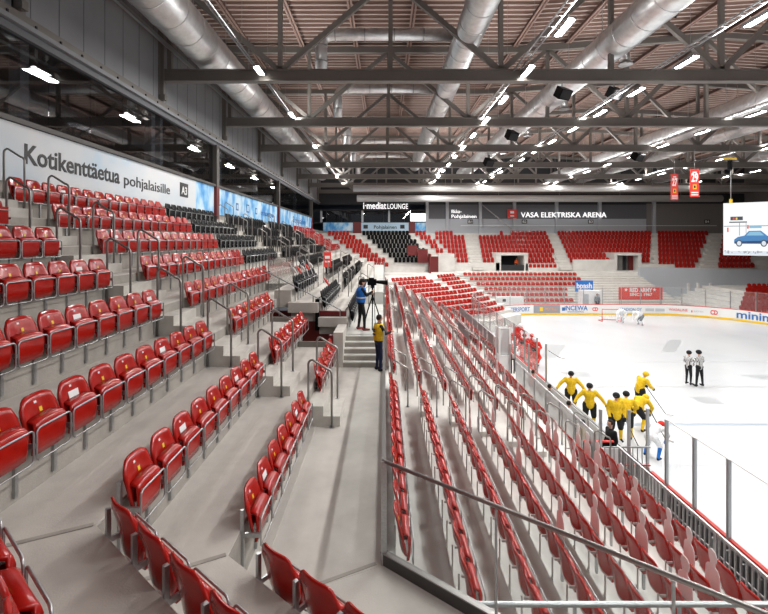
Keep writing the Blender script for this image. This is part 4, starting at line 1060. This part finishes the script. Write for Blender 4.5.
# glass guard by the vomitory
t = thing('vomitory_glass_guard', 'steel framed glass panel at the edge of the tunnel opening', 'glass guard', (-4.75, 18.3, zd(2.05)))
b = MB(); b.box(.02, 1.0, -.01, .01, .1, 1.4); part('glass_pane', b, glass_mat('red_reflecting_glass', (.8, .8, .8), .15), t)
b = MB(); b.box(-.02, .02, -.02, .02, 0, 1.45); b.box(1.0, 1.04, -.02, .02, 0, 1.45); part('post', b, DSTEEL, t)
t = thing('tunnel_guard_rail', 'sloping pipe rail running down beside the tunnel opening', 'railing', (-4.4, 15.7, zd(1.9)))
b = MB(); b.tube([(0, 0, .95), (2.9, 0, -.55)], .02, 8); part('top_rail', b, STEEL, t)
for x, z, l in ((.7, .57, 1.3), (1.9, -.05, .6), (2.85, -.5, .6)): b = MB(); b.tube([(x, 0, z), (x, 0, z - l)], .02, 8); part('post', b, DSTEEL, t)
for (x, y, d, w) in ((-2.35, 15.7, 2.05, 'wider'), (-1.55, 15.95, 2.7, 'narrower')):
    b = MB(); b.box(x - .07, x + .07, y - .05, y + .05, zd(d + 1.1), zd(d)); b.bar((x, y - .05, zd(d)), (x + .1, y + 3, zd(d)), .03); tag(part('guard_post', b, BLACK), f'{w} dark square guard post by the tunnel stairs', 'post')
# flags leaning on the black seats
for i, (px, py, px2, py2) in enumerate(((297, 274, 290, 263), (301, 273, 294, 262), (305, 271, 299, 262), (309, 270, 303, 260), (313, 268, 307, 259), (329, 285, 321, 274))):
    Y = 17.6 if i < 5 else 18; p = Vector(((px - CX) * Y / F, Y, EYE - (py - CY) * Y / F)); p2 = Vector(((px2 - CX) * (Y + .3) / F, Y + .3, EYE - (py2 - CY) * (Y + .3) / F))
    t = thing('rolled_flag', f'rolled red and white flag leaning over black seats, {ordw(i+1)} from the glass panel' if i < 5 else 'single rolled flag leaning alone on the lower black seats', 'flag', p, 0, 'rolled flags on the black seats')
    b = MB(); b.tube([(0, 0, -.25), p2 - p], .012, 6); part('stick', b, WHITE, t)
    b = MB(); b.tube([(p2 - p) * .05, (p2 - p) * .35, (p2 - p) * .6], .03, 8, rs=[.035, .05, .02]); part('cloth', b, REDI if i % 2 else OFFW, t)
# red banner, blue sign, far things
t = thing('supporters_banner', 'red supporters banner with white writing RED ARMY hung on the far terrace', 'banner', (26.0, 49.3, .95))
b = MB(); b.box(0, 4.85, -.02, .02, .35, 1.75); part('cloth', b, REDI, t)
lettering('RED ARMY', .62, WHITE, (27.2, 49.26, .95 + 1.2), (1, 0, 0), t, width=2.5, bold=.02)
lettering('SINCE 1967', .42, WHITE, (27.2, 49.26, .95 + .78), (1, 0, 0), t, width=2.5, bold=.01)
for x in (.8, 3.95):
    b = MB(); st_ = [(x + (.22 if i % 2 == 0 else .09) * math.sin(i * math.pi / 5), -.03, 1.45 + (.22 if i % 2 == 0 else .09) * math.cos(i * math.pi / 5)) for i in range(10)]
    b.add(st_ , [tuple(range(10))]); part('star', b, WHITE, t)
b = MB(); b.box(.1, .16, 0, .05, -.6, 1.75); b.box(4.7, 4.76, 0, .05, -.6, 1.75); part('pole', b, STEEL, t)
t = thing('blue_sponsor_sign', 'blue sponsor sign on posts at the end of the far red seats', 'sign', (21.3, 49.6, 1.3))
b = MB(); b.box(0, 2.0, -.03, .03, .85, 2.1); part('board', b, BLUE, t)
lettering('bpash', .85, WHITE, (21.45, 49.54, 2.55), (1, 0, 0), t, width=1.7, bold=.02); b = MB(); b.box(.3, 1.7, -.04, -.03, 1.05, 1.1); part('underline', b, WHITE, t)
b = MB(); b.box(.1, .17, .03, .08, -1, 2.0); b.box(1.83, 1.9, .03, .08, -1, 2.0); part('post', b, STEEL, t)
t = thing('players_cabin', 'white panelled cabin behind the far goal glass', 'cabin', (21.6, 48.6, 0))
b = MB(); b.box(0, 2.2, 0, .9, .0, 2.35); part('cabin', b, WHITE, t); b = MB(); b.box(.25, .75, -.02, 0, .5, 2.0); b.box(1.6, 1.95, -.02, 0, .5, 2.0); part('door', b, WALLL, t)
t = thing('white_table_box', 'white advertising box behind the far corner glass', 'box', (12.2, 48.4, 0))
b = MB(); b.box(0, 3.0, 0, .6, 0, 1.7); part('panel', b, WHITE, t); b = MB(); b.box(.7, 1.05, -.02, 0, 1.2, 1.5); part('emblem', b, INK, t)
dk = MB(); dk.box(36.2, 38.3, 56.8, 57.1, zd(7.6), zd(5.4)); struct('door_far_exit', dk, WALLD)
dk = MB(); dk.box(38.6, 44, 57.2, 57.4, zd(7.6), zd(5.3)); struct('wall_far_recess', dk, DARK)
dk = MB()
for x in (38.4, 39.6, 41.2): dk.box(x, x + .25, 56.2, 56.4, zd(7.6), zd(5.3))
struct('wall_far_columns', dk, CONCL)
# wall sign, tall red sign in stand
t = thing('red_sign_stand', 'small red upright sign with white writing among the black seats', 'sign', (-3.05, 24.0, zd(1.75)))
b = MB(); b.box(-.2, .2, -.02, .02, .35, 1.15, 0, Matrix.Translation((.0, 0, 0))); part('board', b, REDI, t); b = MB(); b.box(-.13, .13, -.03, -.02, .8, .95); b.box(-.13, .13, -.03, -.02, .6, .68); part('print', b, WHITE, t); b = MB(); b.box(-.02, .02, .02, .05, 0, .6); part('pole', b, STEEL, t)
# ------------------------------------------------------------------ cardboard spectators
def cut_mesh():
    pts = []
    half = [(.0, .82), (.05, .815), (.085, .78), (.095, .72), (.08, .66), (.055, .62), (.06, .58), (.11, .56), (.15, .51), (.165, .40), (.17, .15), (.16, 0.0)]
    outline = half + [(-a, c) for a, c in half[::-1] if a > 0]
    b = MB(); n = len(outline); vs = [(0, a, c) for a, c in outline] + [(.008, a, c) for a, c in outline]
    b.add(vs, [tuple(range(n))[::-1], tuple(range(n, 2 * n))] + [(i, (i + 1) % n, n + (i + 1) % n, n + i) for i in range(n)])
    s = MB(); s.box(.01, .05, -.02, .02, -.5, .3); return b.mesh('figure_board', CARDB), s.mesh('stick', STEEL)
CUT, CST = cut_mesh(); random.seed(11); nc = 0; seen_ = set()
for j, js in ((2, (3,)), (3, (1, 5, 9)), (4, (0, 2, 5, 8)), (5, (0, 1, 3, 5, 6, 8, 10)), (6, (0, 1, 2, 4, 5, 7, 8, 9, 11))):
    for i in js:
        y = 12.15 - SP * (i + .5); x = rx(j) + .24
        t = thing('cardboard_spectator', f'pale cardboard spectator cut-out on {RN[j]} row of lower stand, {ordw(i+1)} seat from the aisle', 'cut-out', (x, y, rl(j) + .55), random.uniform(-.12, .05), 'cardboard spectators near the camera')
        link('figure_board', CUT, t); link('stick', CST, t)
for j in (3, 4, 5, 6, 7):
    for i in (1, 4, 6, 9, 12) if j > 4 else (3, 8):
        y = 23.4 + SP * (i + .5)
        if j < 6: y -= 9.65
        t = thing('cardboard_spectator', f'pale cardboard spectator cut-out beyond the aisle, {RN[j]} row of lower stand, {ordw(i+1)} seat', 'cut-out', (rx(j) + .24, y, rl(j) + .55), random.uniform(-.12, .05), 'cardboard spectators beyond the aisle')
        link('figure_board', CUT, t); link('stick', CST, t)
# ------------------------------------------------------------------ people
def caps(mb, a, b, ra, rb, n=10):
    a, b = Vector(a), Vector(b); d = b - a
    if d.length < 1e-4: mb.ball(a, ra, seg=n, rings=6); return
    pts = [a + d * t for t in (0, .33, .66, 1)]
    mb.tube(pts, ra, n, rs=[ra, ra + (rb - ra) * .33, ra + (rb - ra) * .66, rb]); mb.ball(a, ra, seg=n, rings=6); mb.ball(b, rb, seg=n, rings=6)
def cloth(name, c, r=.75): return mat('cloth_' + name, c, r, spec=.2, noise=(14, .18, 4))
CB, CY_, CR, CW, CBL, CN = cloth('black', (.014, .014, .016)), cloth('yellow', (.72, .47, .02)), cloth('red', (.62, .03, .02)), cloth('white', (.75, .76, .78)), cloth('blue', (.02, .16, .55)), cloth('navy', (.012, .018, .05))
HAIR = cloth('hair', (.02, .014, .01)); GREYC = cloth('grey', (.2, .22, .24))
def figure(label, loc, rz, h=1.80, pose=None, mats=None, bulk=1.0, voxel=.016, headgear='none', cat='person', skates=False, hands=True):
    """mats: dict region -> material. regions: head torso arm fore hand hip thigh shin foot"""
    P = dict(pelvis=(0, 0, .96), belly=(0, 0, 1.12), chest=(0, .01, 1.33), neck=(0, .01, 1.50), head=(0, .04, 1.66),
             shL=(-.185, 0, 1.44), elL=(-.24, -.02, 1.16), wrL=(-.23, .10, .93), shR=(.185, 0, 1.44), elR=(.24, -.02, 1.16), wrR=(.23, .10, .93),
             hipL=(-.09, 0, .93), knL=(-.11, .03, .50), anL=(-.12, 0, .09), hipR=(.09, 0, .93), knR=(.11, .03, .50), anR=(.12, 0, .09))
    P.update(pose or {}); P = {k: Vector(v) for k, v in P.items()}; s = h / 1.80; B = bulk
    if bulk >= 1.25:
        for k in ('shL', 'shR', 'elL', 'elR', 'wrL', 'wrR'): P[k].x *= 1.15
        for k in ('hipL', 'hipR', 'knL', 'knR', 'anL', 'anR'): P[k].x *= 1.4
    bones = []      # a, b, ra, rb, region
    def bone(a, b, ra, rb, reg): bones.append((Vector(a), Vector(b), ra, rb, reg))
    up = (P['neck'] - P['chest']).normalized()
    side = (P['shR'] - P['shL']).normalized(); fwd = up.cross(side).normalized() * -1
    if fwd.y < 0 and abs(fwd.y) > .3: fwd = -fwd
    bone(P['pelvis'] - side * .06, P['pelvis'] + side * .06, .125 * B, .125 * B, 'hip'); bone(P['pelvis'], P['belly'], (.155 if bulk >= 1.25 else .13) * B, (.145 if bulk >= 1.25 else .125) * B, 'torso'); bone(P['belly'], P['chest'], .13 * B, .14 * B, 'torso')
    bone(P['chest'] - side * .07, P['chest'] + side * .07, .125 * B, .125 * B, 'torso'); bone(P['chest'] + up * .06 - side * .11, P['chest'] + up * .06 + side * .11, .085 * B, .085 * B, 'torso')
    bone(P['chest'] + up * .1, P['neck'], .06, .055, 'torso'); bone(P['neck'], P['neck'] + (P['head'] - P['neck']) * .6, .052, .05, 'head')
    hd = P['head']; hu = (P['head'] - P['neck']).normalized(); look = Vector((0, 1, 0)) if 'look' not in P else P['look'].normalized()
    bone(hd - hu * .02, hd + hu * .03, .088, .092, 'head'); bone(hd - hu * .055 + look * .035, hd - hu * .03 + look * .04, .05, .06, 'head')
    bone(hd + look * .085 - hu * .0, hd + look * .112 - hu * .025, .012, .015, 'head')
    ls = look.cross(hu).normalized()
    for q in (-1, 1): bone(hd + ls * q * .088, hd + ls * q * .092 - hu * .03, .016, .012, 'head')
    for S in 'LR':
        G = 1.25 if bulk >= 1.25 else 1.0; bone(P['sh' + S], P['el' + S], .058 * B * G, .046 * B * G, 'arm'); bone(P['el' + S], P['wr' + S], .046 * B * G, .036 * B * G, 'fore')
        d = (P['wr' + S] - P['el' + S]).normalized(); w = P['wr' + S]; lat = d.cross(Vector((0, 0, 1)));
        lat = lat.normalized() if lat.length > .1 else Vector((1, 0, 0)); dn = lat.cross(d).normalized() * -1
        if dn.z > 0: dn = -dn
        bone(w, w + d * .075, .032 * B, .036 * B, 'hand')
        if hands:
            for k, (o_, l_) in enumerate(((-.03, .07), (-.01, .085), (.01, .08), (.03, .062))):
                p0 = w + d * .075 + lat * o_; p1 = p0 + d * l_ * .55 + dn * .01; p2 = p1 + d * l_ * .25 + dn * l_ * .4; bone(p0, p1, .0115, .0105, 'hand'); bone(p1, p2, .0105, .009, 'hand')
            p0 = w + d * .03 - lat * .03; bone(p0, p0 + d * .045 - lat * .03 + dn * .02, .014, .011, 'hand')
        else: bone(w + d * .05, w + d * .12 + dn * .02, .045 * B, .05 * B, 'hand')
        bone(P['hip' + S], P['kn' + S], .09 * B * G, .065 * B * G, 'thigh'); bone(P['kn' + S], P['an' + S], .062 * B, .044 * B, 'shin')
        toe = P.get('toe' + S, P['an' + S] + Vector((0.02 * (1 if S == 'R' else -1), .17, -.05))); an = P['an' + S]
        bone(an + Vector((0, -.04, -.03)), an + Vector((0, -.02, -.045)), .045, .045, 'foot'); bone(an + Vector((0, -.02, -.04)), toe, .045, .035, 'foot')
        if skates: bone(an + Vector((0, -.08, -.10)), toe + Vector((0, .03, -.05)), .012, .012, 'foot')
    mb = MB()
    for a, b_, ra, rb_, _ in bones: caps(mb, a, b_, ra, rb_)
    me0 = mb.mesh('tmp', CB); tmp = bpy.data.objects.new('tmp', me0); COL.objects.link(tmp)
    md = tmp.modifiers.new('r', 'REMESH'); md.mode = 'VOXEL'; md.voxel_size = voxel
    sm = tmp.modifiers.new('s', 'SMOOTH'); sm.iterations = 3; sm.factor = .5
    dg = bpy.context.evaluated_depsgraph_get(); me = bpy.data.meshes.new_from_object(tmp.evaluated_get(dg)); bpy.data.objects.remove(tmp); me.name = 'body'
    regs = ['head', 'torso', 'arm', 'fore', 'hand', 'hip', 'thigh', 'shin', 'foot']; me.materials.clear()
    D = dict(head=SKIN, torso=CB, arm=None, fore=None, hand=SKIN, hip=CB, thigh=None, shin=None, foot=CB); D.update(mats or {})
    D['arm'] = D['arm'] or D['torso']; D['fore'] = D['fore'] or D['arm']; D['thigh'] = D['thigh'] or D['hip']; D['shin'] = D['shin'] or D['thigh']
    for r in regs: me.materials.append(D[r])
    idx = []
    for p in me.polygons:
        c = p.center; best = (9, 0)
        for a, b_, ra, rb_, reg in bones:
            ab = b_ - a; L2 = ab.length_squared; t_ = max(0, min(1, (c - a).dot(ab) / L2)) if L2 > 1e-8 else 0
            d = (c - a - ab * t_).length - (ra + (rb_ - ra) * t_)
            if d < best[0]: best = (d, regs.index(reg))
        idx.append(best[1])
    me.polygons.foreach_set('material_index', idx); me.polygons.foreach_set('use_smooth', [True] * len(idx))
    t = thing('person', label, cat, loc, rz); t.scale = (s, s, s); link('body', me, t)
    hx, hy, hz = hd
    # eyes and mouth
    for q in (-1, 1):
        e = MB(); c = hd + look * .082 + ls * q * .034 + hu * .012; e.ball(c, .012, seg=8, rings=5); part('eye', e, INK, t)
    e = MB(); c = hd + look * .092 - hu * .055; e.bar(c - ls * .022, c + ls * .022, .008, .006); part('mouth', e, mat('lips', (.35, .1, .08), .5), t)
    if headgear == 'hair':
        e = MB(); e.ball(hd + hu * .03 - look * .02, .103, seg=14, rings=9); me_ = e.mesh('hair', HAIR, True)
        vs = [v for v in me_.vertices if (v.co - hd).dot(look) > .04 and (v.co - hd).dot(hu) < .06]
        for v in vs: v.co -= look * .05
        link('hair', me_, t)
    if headgear == 'cap':
        e = MB(); e.ball(hd + hu * .05 - look * .005, .105, 1, 1, .85, seg=14, rings=9); part('cap', e, CB, t, True); e = MB(); c = hd + hu * .055 + look * .12; e.bar(c - look * .06, c + look * .05, .14, .012); part('cap_brim', e, CB, t)
        e = MB(); e.ball(hd - look * .03 - hu * .02, .092, seg=12, rings=8); part('hair', e, HAIR, t, True)
    if headgear.startswith('helmet'):
        e = MB(); e.ball(hd + hu * .045 - look * .01, .128, 1, 1.08, .9, seg=14, rings=9); part('helmet', e, {'helmet_black': CB, 'helmet_red': CR, 'helmet_white': CW, 'helmet_gold': CY_}[headgear], t, True)
        e = MB(); e.bar(hd + look * .12 + hu * .03 - ls * .08, hd + look * .12 + hu * .03 + ls * .08, .005, .05); part('visor', e, GLASS, t)
    return t, P
def on(px, py, d):          # point on a plane d below the eye
    Y = d * F / (py - CY); return ((px - CX) * Y / F, Y, zd(d))
def side_vest(t, P, m, band=None, word=None, wcol=None):
    b = MB()
    for (a, c, r0) in ((P['pelvis'] + Vector((0, 0, .02)), P['belly'], .150), (P['belly'], P['chest'] + Vector((0, 0, .05)), .158)):
        k = 16; vs = []
        for p, r in ((a, r0), (c, r0 + .012)):
            for j in range(k): q = 2 * math.pi * j / k; vs.append((p.x + 1.32 * r * math.cos(q), p.y + r * math.sin(q), p.z))
        b.add(vs, [(j, (j + 1) % k, k + (j + 1) % k, k + j) for j in range(k)])
    p = P['chest'] + Vector((0, 0, .05)); k = 16
    vs = []
    for r, dz, fx_ in ((.17, 0, 1.32), (.13, .09, 1.25), (.085, .13, 1.2)):
        for j in range(k): q = 2 * math.pi * j / k; vs.append((p.x + fx_ * r * math.cos(q), p.y + r * math.sin(q), p.z + dz))
    b.add(vs, [(i * k + j, i * k + (j + 1) % k, (i + 1) * k + (j + 1) % k, (i + 1) * k + j) for i in range(2) for j in range(k)])
    v = part('vest', b, m, t, True)
    if band:
        b = MB(); k = 20; z = P['belly'].z; vs = []
        for zz in (z, z + .045):
            for j in range(k): q = 2 * math.pi * j / k; vs.append((1.34 * .163 * math.cos(q), P['belly'].y + .163 * math.sin(q), zz))
        b.add(vs, [(j, (j + 1) % k, k + (j + 1) % k, k + j) for j in range(k)]); part('reflective_band', b, band, t)
    return v
# cameraman
loc = on(361, 330, 3.2)
cmx, P = figure('person in black with blue vest and cap operating a television camera', loc, math.radians(-72), 1.86, dict(elR=(.24, .14, 1.22), wrR=(.14, .36, 1.34), elL=(-.22, .16, 1.20), wrL=(-.08, .40, 1.24), anL=(-.15, -.05, .09), anR=(.16, .08, .09), knL=(-.13, 0, .5), knR=(.14, .08, .5)), dict(foot=mat('shoe_red', (.3, .02, .02), .5)), 1.0, .012, 'cap')
side_vest(cmx, P, CBL, mat('vest_band', (.6, .62, .6), .4))
cam_t = thing('television_camera', 'black broadcast camera with long lens held at the platform tripod', 'camera', (-.42, 16.35, EYE - 1.52), math.radians(-8))
b = MB(); b.box(-.18, .14, -.07, .07, -.10, .12); b.box(-.14, .05, -.05, .05, .12, .17); part('camera_body', b, BLACK, cam_t)
b = MB(); b.tube([(.14, 0, .02), (.50, 0, -.0)], .07, 16, rs=[.055, .085]); b.tube([(.50, 0, 0), (.56, 0, 0)], .09, 16); part('lens', b, BLACK, cam_t, True)
b = MB(); b.box(-.26, -.12, -.16, -.06, .04, .13); part('viewfinder', b, BLACK, cam_t); b = MB(); b.tube([(-.1, -.05, -.12), (-.35, -.12, -.28)], .012, 6); part('pan_handle', b, DSTEEL, cam_t)
tp = thing('camera_tripod', 'black tripod carrying the broadcast camera on the platform', 'tripod', (-.42, 16.35, zd(3.2)))
b = MB(); b.tube([(0, 0, .9), (0, 0, 1.56)], .035, 8); b.tube([(0, 0, 1.48), (0, 0, 1.58)], .07, 12); part('column', b, BLACK, tp)
for a in (30, 150, 270):
    b = MB(); c, s_ = math.cos(math.radians(a)), math.sin(math.radians(a)); b.tube([(0, 0, 1.2), (.22 * c, .22 * s_, .6), (.40 * c, .40 * s_, 0)], .022, 6); part('leg', b, BLACK, tp)
# steward
loc = (-.17, 13.75, zd(4.0))
stw, P = figure('person in a yellow vest and dark trousers leaning at the end of the walkway glass', loc, math.radians(-62), 1.74, dict(elR=(.26, .12, 1.2), wrR=(.2, .34, 1.24), elL=(-.26, .02, 1.16), wrL=(-.2, .2, 1.02)), dict(hip=CN), 1.0, .012, 'hair')
side_vest(stw, P, CY_)
lt = MB(); lt.box(-.08, .08, -.172, -.150, .0, .05); lt.box(-.07, .07, -.172, -.150, .06, .10); lt.box(-.08, .08, -.168, -.150, -.10, -.05); o = part('vest_lettering', lt, INK, stw); o.location = (0, 0, 1.25)
cb_ = MB(); cb_.tube([(-.35, 16.1, zd(1.6)), (-.33, 16.0, zd(2.6)), (-.3, 15.7, zd(3.19))], .012, 6); tag(part('camera_cable', cb_, BLACK), 'black cable hanging down from the broadcast camera', 'cable')
# stick helper
def stick(t, a, b_, label, blade=1):
    s = thing('hockey_stick', label, 'hockey stick', (0, 0, 0)); a, b_ = Vector(a), Vector(b_); M = MB(); M.bar(a, b_, .03, .022); part('shaft', M, INK, s)
    M = MB(); d = (b_ - a); d.z = 0; d = d.normalized() if d.length > .01 else Vector((1, 0, 0)); M.bar(b_, b_ + d * .3 + Vector((0, 0, -.01)), .015, .06); part('blade', M, WHITE, s)
SK = dict(skates=True, hands=False)
refm = mat('referee_stripes', (.3, .3, .3), .7)
nt = refm.node_tree; wv = nt.nodes.new('ShaderNodeTexWave'); wv.bands_direction = 'X'; wv.inputs['Scale'].default_value = 6; tcn = nt.nodes.new('ShaderNodeTexCoord'); rr_ = nt.nodes.new('ShaderNodeValToRGB'); rr_.color_ramp.interpolation = 'CONSTANT'; rr_.color_ramp.elements[1].position = .5
rr_.color_ramp.elements[0].color = (.02, .02, .02, 1); rr_.color_ramp.elements[1].color = (.75, .75, .75, 1)
nt.links.new(tcn.outputs['Object'], wv.inputs[0]); nt.links.new(wv.outputs['Fac'], rr_.inputs[0]); nt.links.new(rr_.outputs[0], nt.nodes['Principled BSDF'].inputs['Base Color'])
l1 = on(688.5, 384, 7.72); l2 = on(699.5, 386, 7.72)
figure('referee in striped shirt and black trousers standing side on, shorter of the pair', l1, math.radians(-70), 1.80, dict(elR=(.26, .05, 1.18), wrR=(.14, .2, 1.08), elL=(-.26, .03, 1.18), wrL=(-.16, .18, 1.05)), dict(torso=refm, hip=CB, hand=SKIN), 1.05, .02, 'helmet_black', **SK)
figure('referee in striped shirt seen from behind with arms folded', l2, math.radians(12), 1.90, dict(elR=(.3, .05, 1.2), wrR=(.08, .2, 1.24), elL=(-.3, .05, 1.2), wrL=(-.08, .22, 1.22), anL=(-.19, 0, .09), anR=(.19, 0, .09), knL=(-.15, .0, .5), knR=(.15, .0, .5)), dict(torso=refm, hip=CB), 1.08, .02, 'helmet_black', **SK)
YM = dict(torso=CY_, arm=CY_, fore=CY_, hand=CB, hip=CB, thigh=CB, shin=CY_, foot=CB)
RM = dict(torso=CR, arm=CR, fore=CR, hand=CR, hip=CR, thigh=CR, shin=CW, foot=CB)
def ice(px, headtop_py, h=1.85):
    d = 7.75 - h; Y = d * F / (headtop_py - CY); return (max(8.2, (px - CX) * Y / F), Y, .07)
lean = dict(chest=(0, .10, 1.30), neck=(0, .2, 1.44), head=(0, .28, 1.57), shL=(-.2, .14, 1.40), shR=(.2, .14, 1.40), elL=(-.32, .22, 1.16), wrL=(-.22, .42, 1.05), elR=(.32, .22, 1.16), wrR=(.22, .42, 1.05))
bend = dict(pelvis=(0, -.12, .86), belly=(0, .02, .98), chest=(0, .28, 1.10), neck=(0, .45, 1.14), head=(0, .58, 1.17), shL=(-.2, .36, 1.12), shR=(.2, .36, 1.12), elL=(-.3, .46, .88), wrL=(-.2, .5, .64), elR=(.3, .46, .88), wrR=(.2, .5, .64), hipL=(-.1, -.12, .84), hipR=(.1, -.12, .84), knL=(-.16, .12, .5), knR=(.16, .12, .5), anL=(-.18, -.08, .1), anR=(.18, -.08, .1))
spread = dict(elL=(-.38, .02, 1.22), wrL=(-.5, .12, 1.02), elR=(.38, .02, 1.22), wrR=(.5, .12, 1.02))
for px, py, rz, pose, lab, hg in ((571, 371.5, 160, spread, 'hockey player in yellow with arms out standing at the bench door', 'helmet_black'), (589.5, 383.5, 165, spread, 'hockey player in yellow beside the far end of the bench, second in line', 'helmet_black'),
                            (616, 393, 170, None, 'hockey player in yellow and black, tallest at the rail group', 'helmet_black'), (626, 391.5, -30, lean, 'hockey player in yellow and dark helmet leaning over the boards', 'helmet_black'),
                            (640, 370.5, -80, lean, 'lone hockey player in yellow with gold helmet skating in the open', 'helmet_gold')):
    figure(lab, ice(px, py), math.radians(rz), 1.85, pose, YM, 1.3, .022, hg, **SK)
figure('hockey player in yellow bending low beside the rail group', ice(637, 398, 1.3), math.radians(-60), 1.85, bend, YM, 1.3, .022, 'helmet_gold', **SK)
stick(None, (10.7, 17.9, 1.0), (11.0, 17.4, .06), 'hockey stick held by the bending yellow player'); stick(None, (12.0, 20.3, 1.1), (12.6, 19.9, .06), 'hockey stick of the lone yellow player in the open')
stick(None, (9.2, 17.1, 1.1), (9.6, 16.8, .06), 'hockey stick held by the tallest yellow player by the rail')
for i, (px, py, rz, pose, lab, hg) in enumerate(((517.5, 322, 200, lean, 'hockey player in red standing furthest from the camera in the huddle', 'helmet_white'), (524, 334, -60, spread, 'hockey player in red at the boards side of the huddle', 'helmet_red'), (531.5, 334, 180, None, 'hockey player in red upright in the middle of the huddle', 'helmet_red'),
      (535.5, 336, 150, lean, 'hockey player in red with yellow sleeve mark on the open side of huddle', 'helmet_white'), (526.5, 337, 120, lean, 'hockey player in red with dark gloves leaning forward in the huddle', 'helmet_red'), (533, 345, 170, lean, 'hockey player in red closest to camera in the huddle', 'helmet_black'), (522, 341, 60, None, 'hockey player in red against the boards with black helmet', 'helmet_black'),
      (502, 328, 90, None, 'hockey player in red alone behind the bench end', 'helmet_red'), (506.5, 331, 200, lean, 'hockey player in red leaning beside the booth posts', 'helmet_red'))):
    figure(lab, ice(px, py), math.radians(rz), 1.85, pose, RM, 1.3, .03, hg, **SK)
stick(None, (9.9, 26.8, 1.2), (10.4, 26.3, .9), 'hockey stick poking out of the red huddle')
figure('goaltender in white pads crouching beside the goal', (22.4, 42.2, .07), math.radians(170), 1.85, bend, dict(torso=CW, hip=CW, hand=CW, shin=CW), 1.7, .035, 'helmet_white', **SK)
figure('hockey player in white and red kneeling further out in front of the goal', (23.6, 41.0, .07), math.radians(100), 1.80, bend, dict(torso=CW, hip=GREYC, hand=CW, shin=CW, foot=CB), 1.5, .035, 'helmet_white', **SK)
figure('player in white and blue with red helmet bending just behind the near glass', (9.6, 15.9, .07), math.radians(-60), 1.65, bend, dict(torso=CW, arm=CW, hip=CW, shin=CBL, hand=CBL), 1.3, .022, 'helmet_red', **SK)
figure('person in black jacket standing at the players bench gate', (7.25, 14.2, .36), math.radians(100), 1.75, None, dict(), 1.1, .022, 'hair')
figure('hockey player in yellow seated at the end of the bench', (6.6, 14.9, .36), math.radians(-90), 1.45, None, YM, 1.2, .022, 'helmet_black', hands=False)
figure('person in orange-red jacket standing in the dark far vomitory', (18.6, 62.5, zd(4.1)), math.pi, 1.75, None, dict(torso=cloth('orange', (.75, .12, .03)), arm=None), 1.1, .04, 'hair', hands=False)
figure('person in dark blue watching from behind the far glass near the goal', (23.2, 48.4, .1), math.pi * .9, 2.0, None, dict(torso=GREYC, hip=CN), 1.1, .035, 'hair', hands=False)
for i, (y, c, lab) in enumerate(((16.3, CW, 'person in white seated in the middle of the bench'), (18.2, CB, 'person in black standing along the bench'), (20.2, CR, 'person in red standing by the far bench posts'))):
    figure(lab, (6.75, y, .36), math.radians(-90), 1.6, None, dict(torso=c), 1.1, .025, 'hair', hands=False)
# ------------------------------------------------------------------ lights
def area(x, y, z, sx, sy, p, col=(1, .98, .955)):
    l = bpy.data.lights.new('lamp_or_fill_light', 'AREA'); l.shape = 'RECTANGLE'; l.size = sx; l.size_y = sy; l.energy = p; l.color = col
    o = bpy.data.objects.new('lamp_or_fill_light', l); COL.objects.link(o); o.location = (x, y, z); return o
for x in (12.7, 22, 31):
    for y in (-8, 0, 8, 16, 24, 32, 40, 48, 56): area(x, y, zd(-7.35), .5, 5, 400)
for y in (-2, 6, 14, 22, 30, 38, 46, 54, 62): area(6.35, y, zd(-7.35), .4, 5, 720 if y > 8 else 380)
for y in (19.7, 26.6, 35.5, 43.7, 52, 61): area(-5.5, y, zd(-7.3), .4, 1.6, 430)
def up(x, y, p):  # upward fill lights added to brighten the roof and trusses
    o = area(x, y, zd(-7.75), .4, 6, p); o.rotation_euler = (math.pi, 0, 0)
for x in (-5.5, 6.35, 12.7, 22, 31, 42):
    for y in (2, 14, 26, 38, 50, 62): up(x, y, 210 if y < 45 else 480)
for y in (10, 20, 30, 42): area(-13.5, y, zd(-5.1), .6, 1.5, 45)  # fill lights added inside the lounge to lift its black windows
area(-2, 72.5, zd(-4.6), 6, .8, 60)  # added fill behind the corner lounge glass
w = bpy.data.worlds.new('world'); SC.world = w; w.use_nodes = True
w.node_tree.nodes['Background'].inputs[0].default_value = (.9, .92, 1, 1); w.node_tree.nodes['Background'].inputs[1].default_value = .10
SC.view_settings.view_transform = 'Standard'; SC.view_settings.look = 'None'; SC.view_settings.gamma = 1; SC.view_settings.exposure = 0.06
SC.cycles.max_bounces = 6; SC.cycles.diffuse_bounces = 3; SC.cycles.transparent_max_bounces = 16; SC.cycles.sample_clamp_indirect = 6
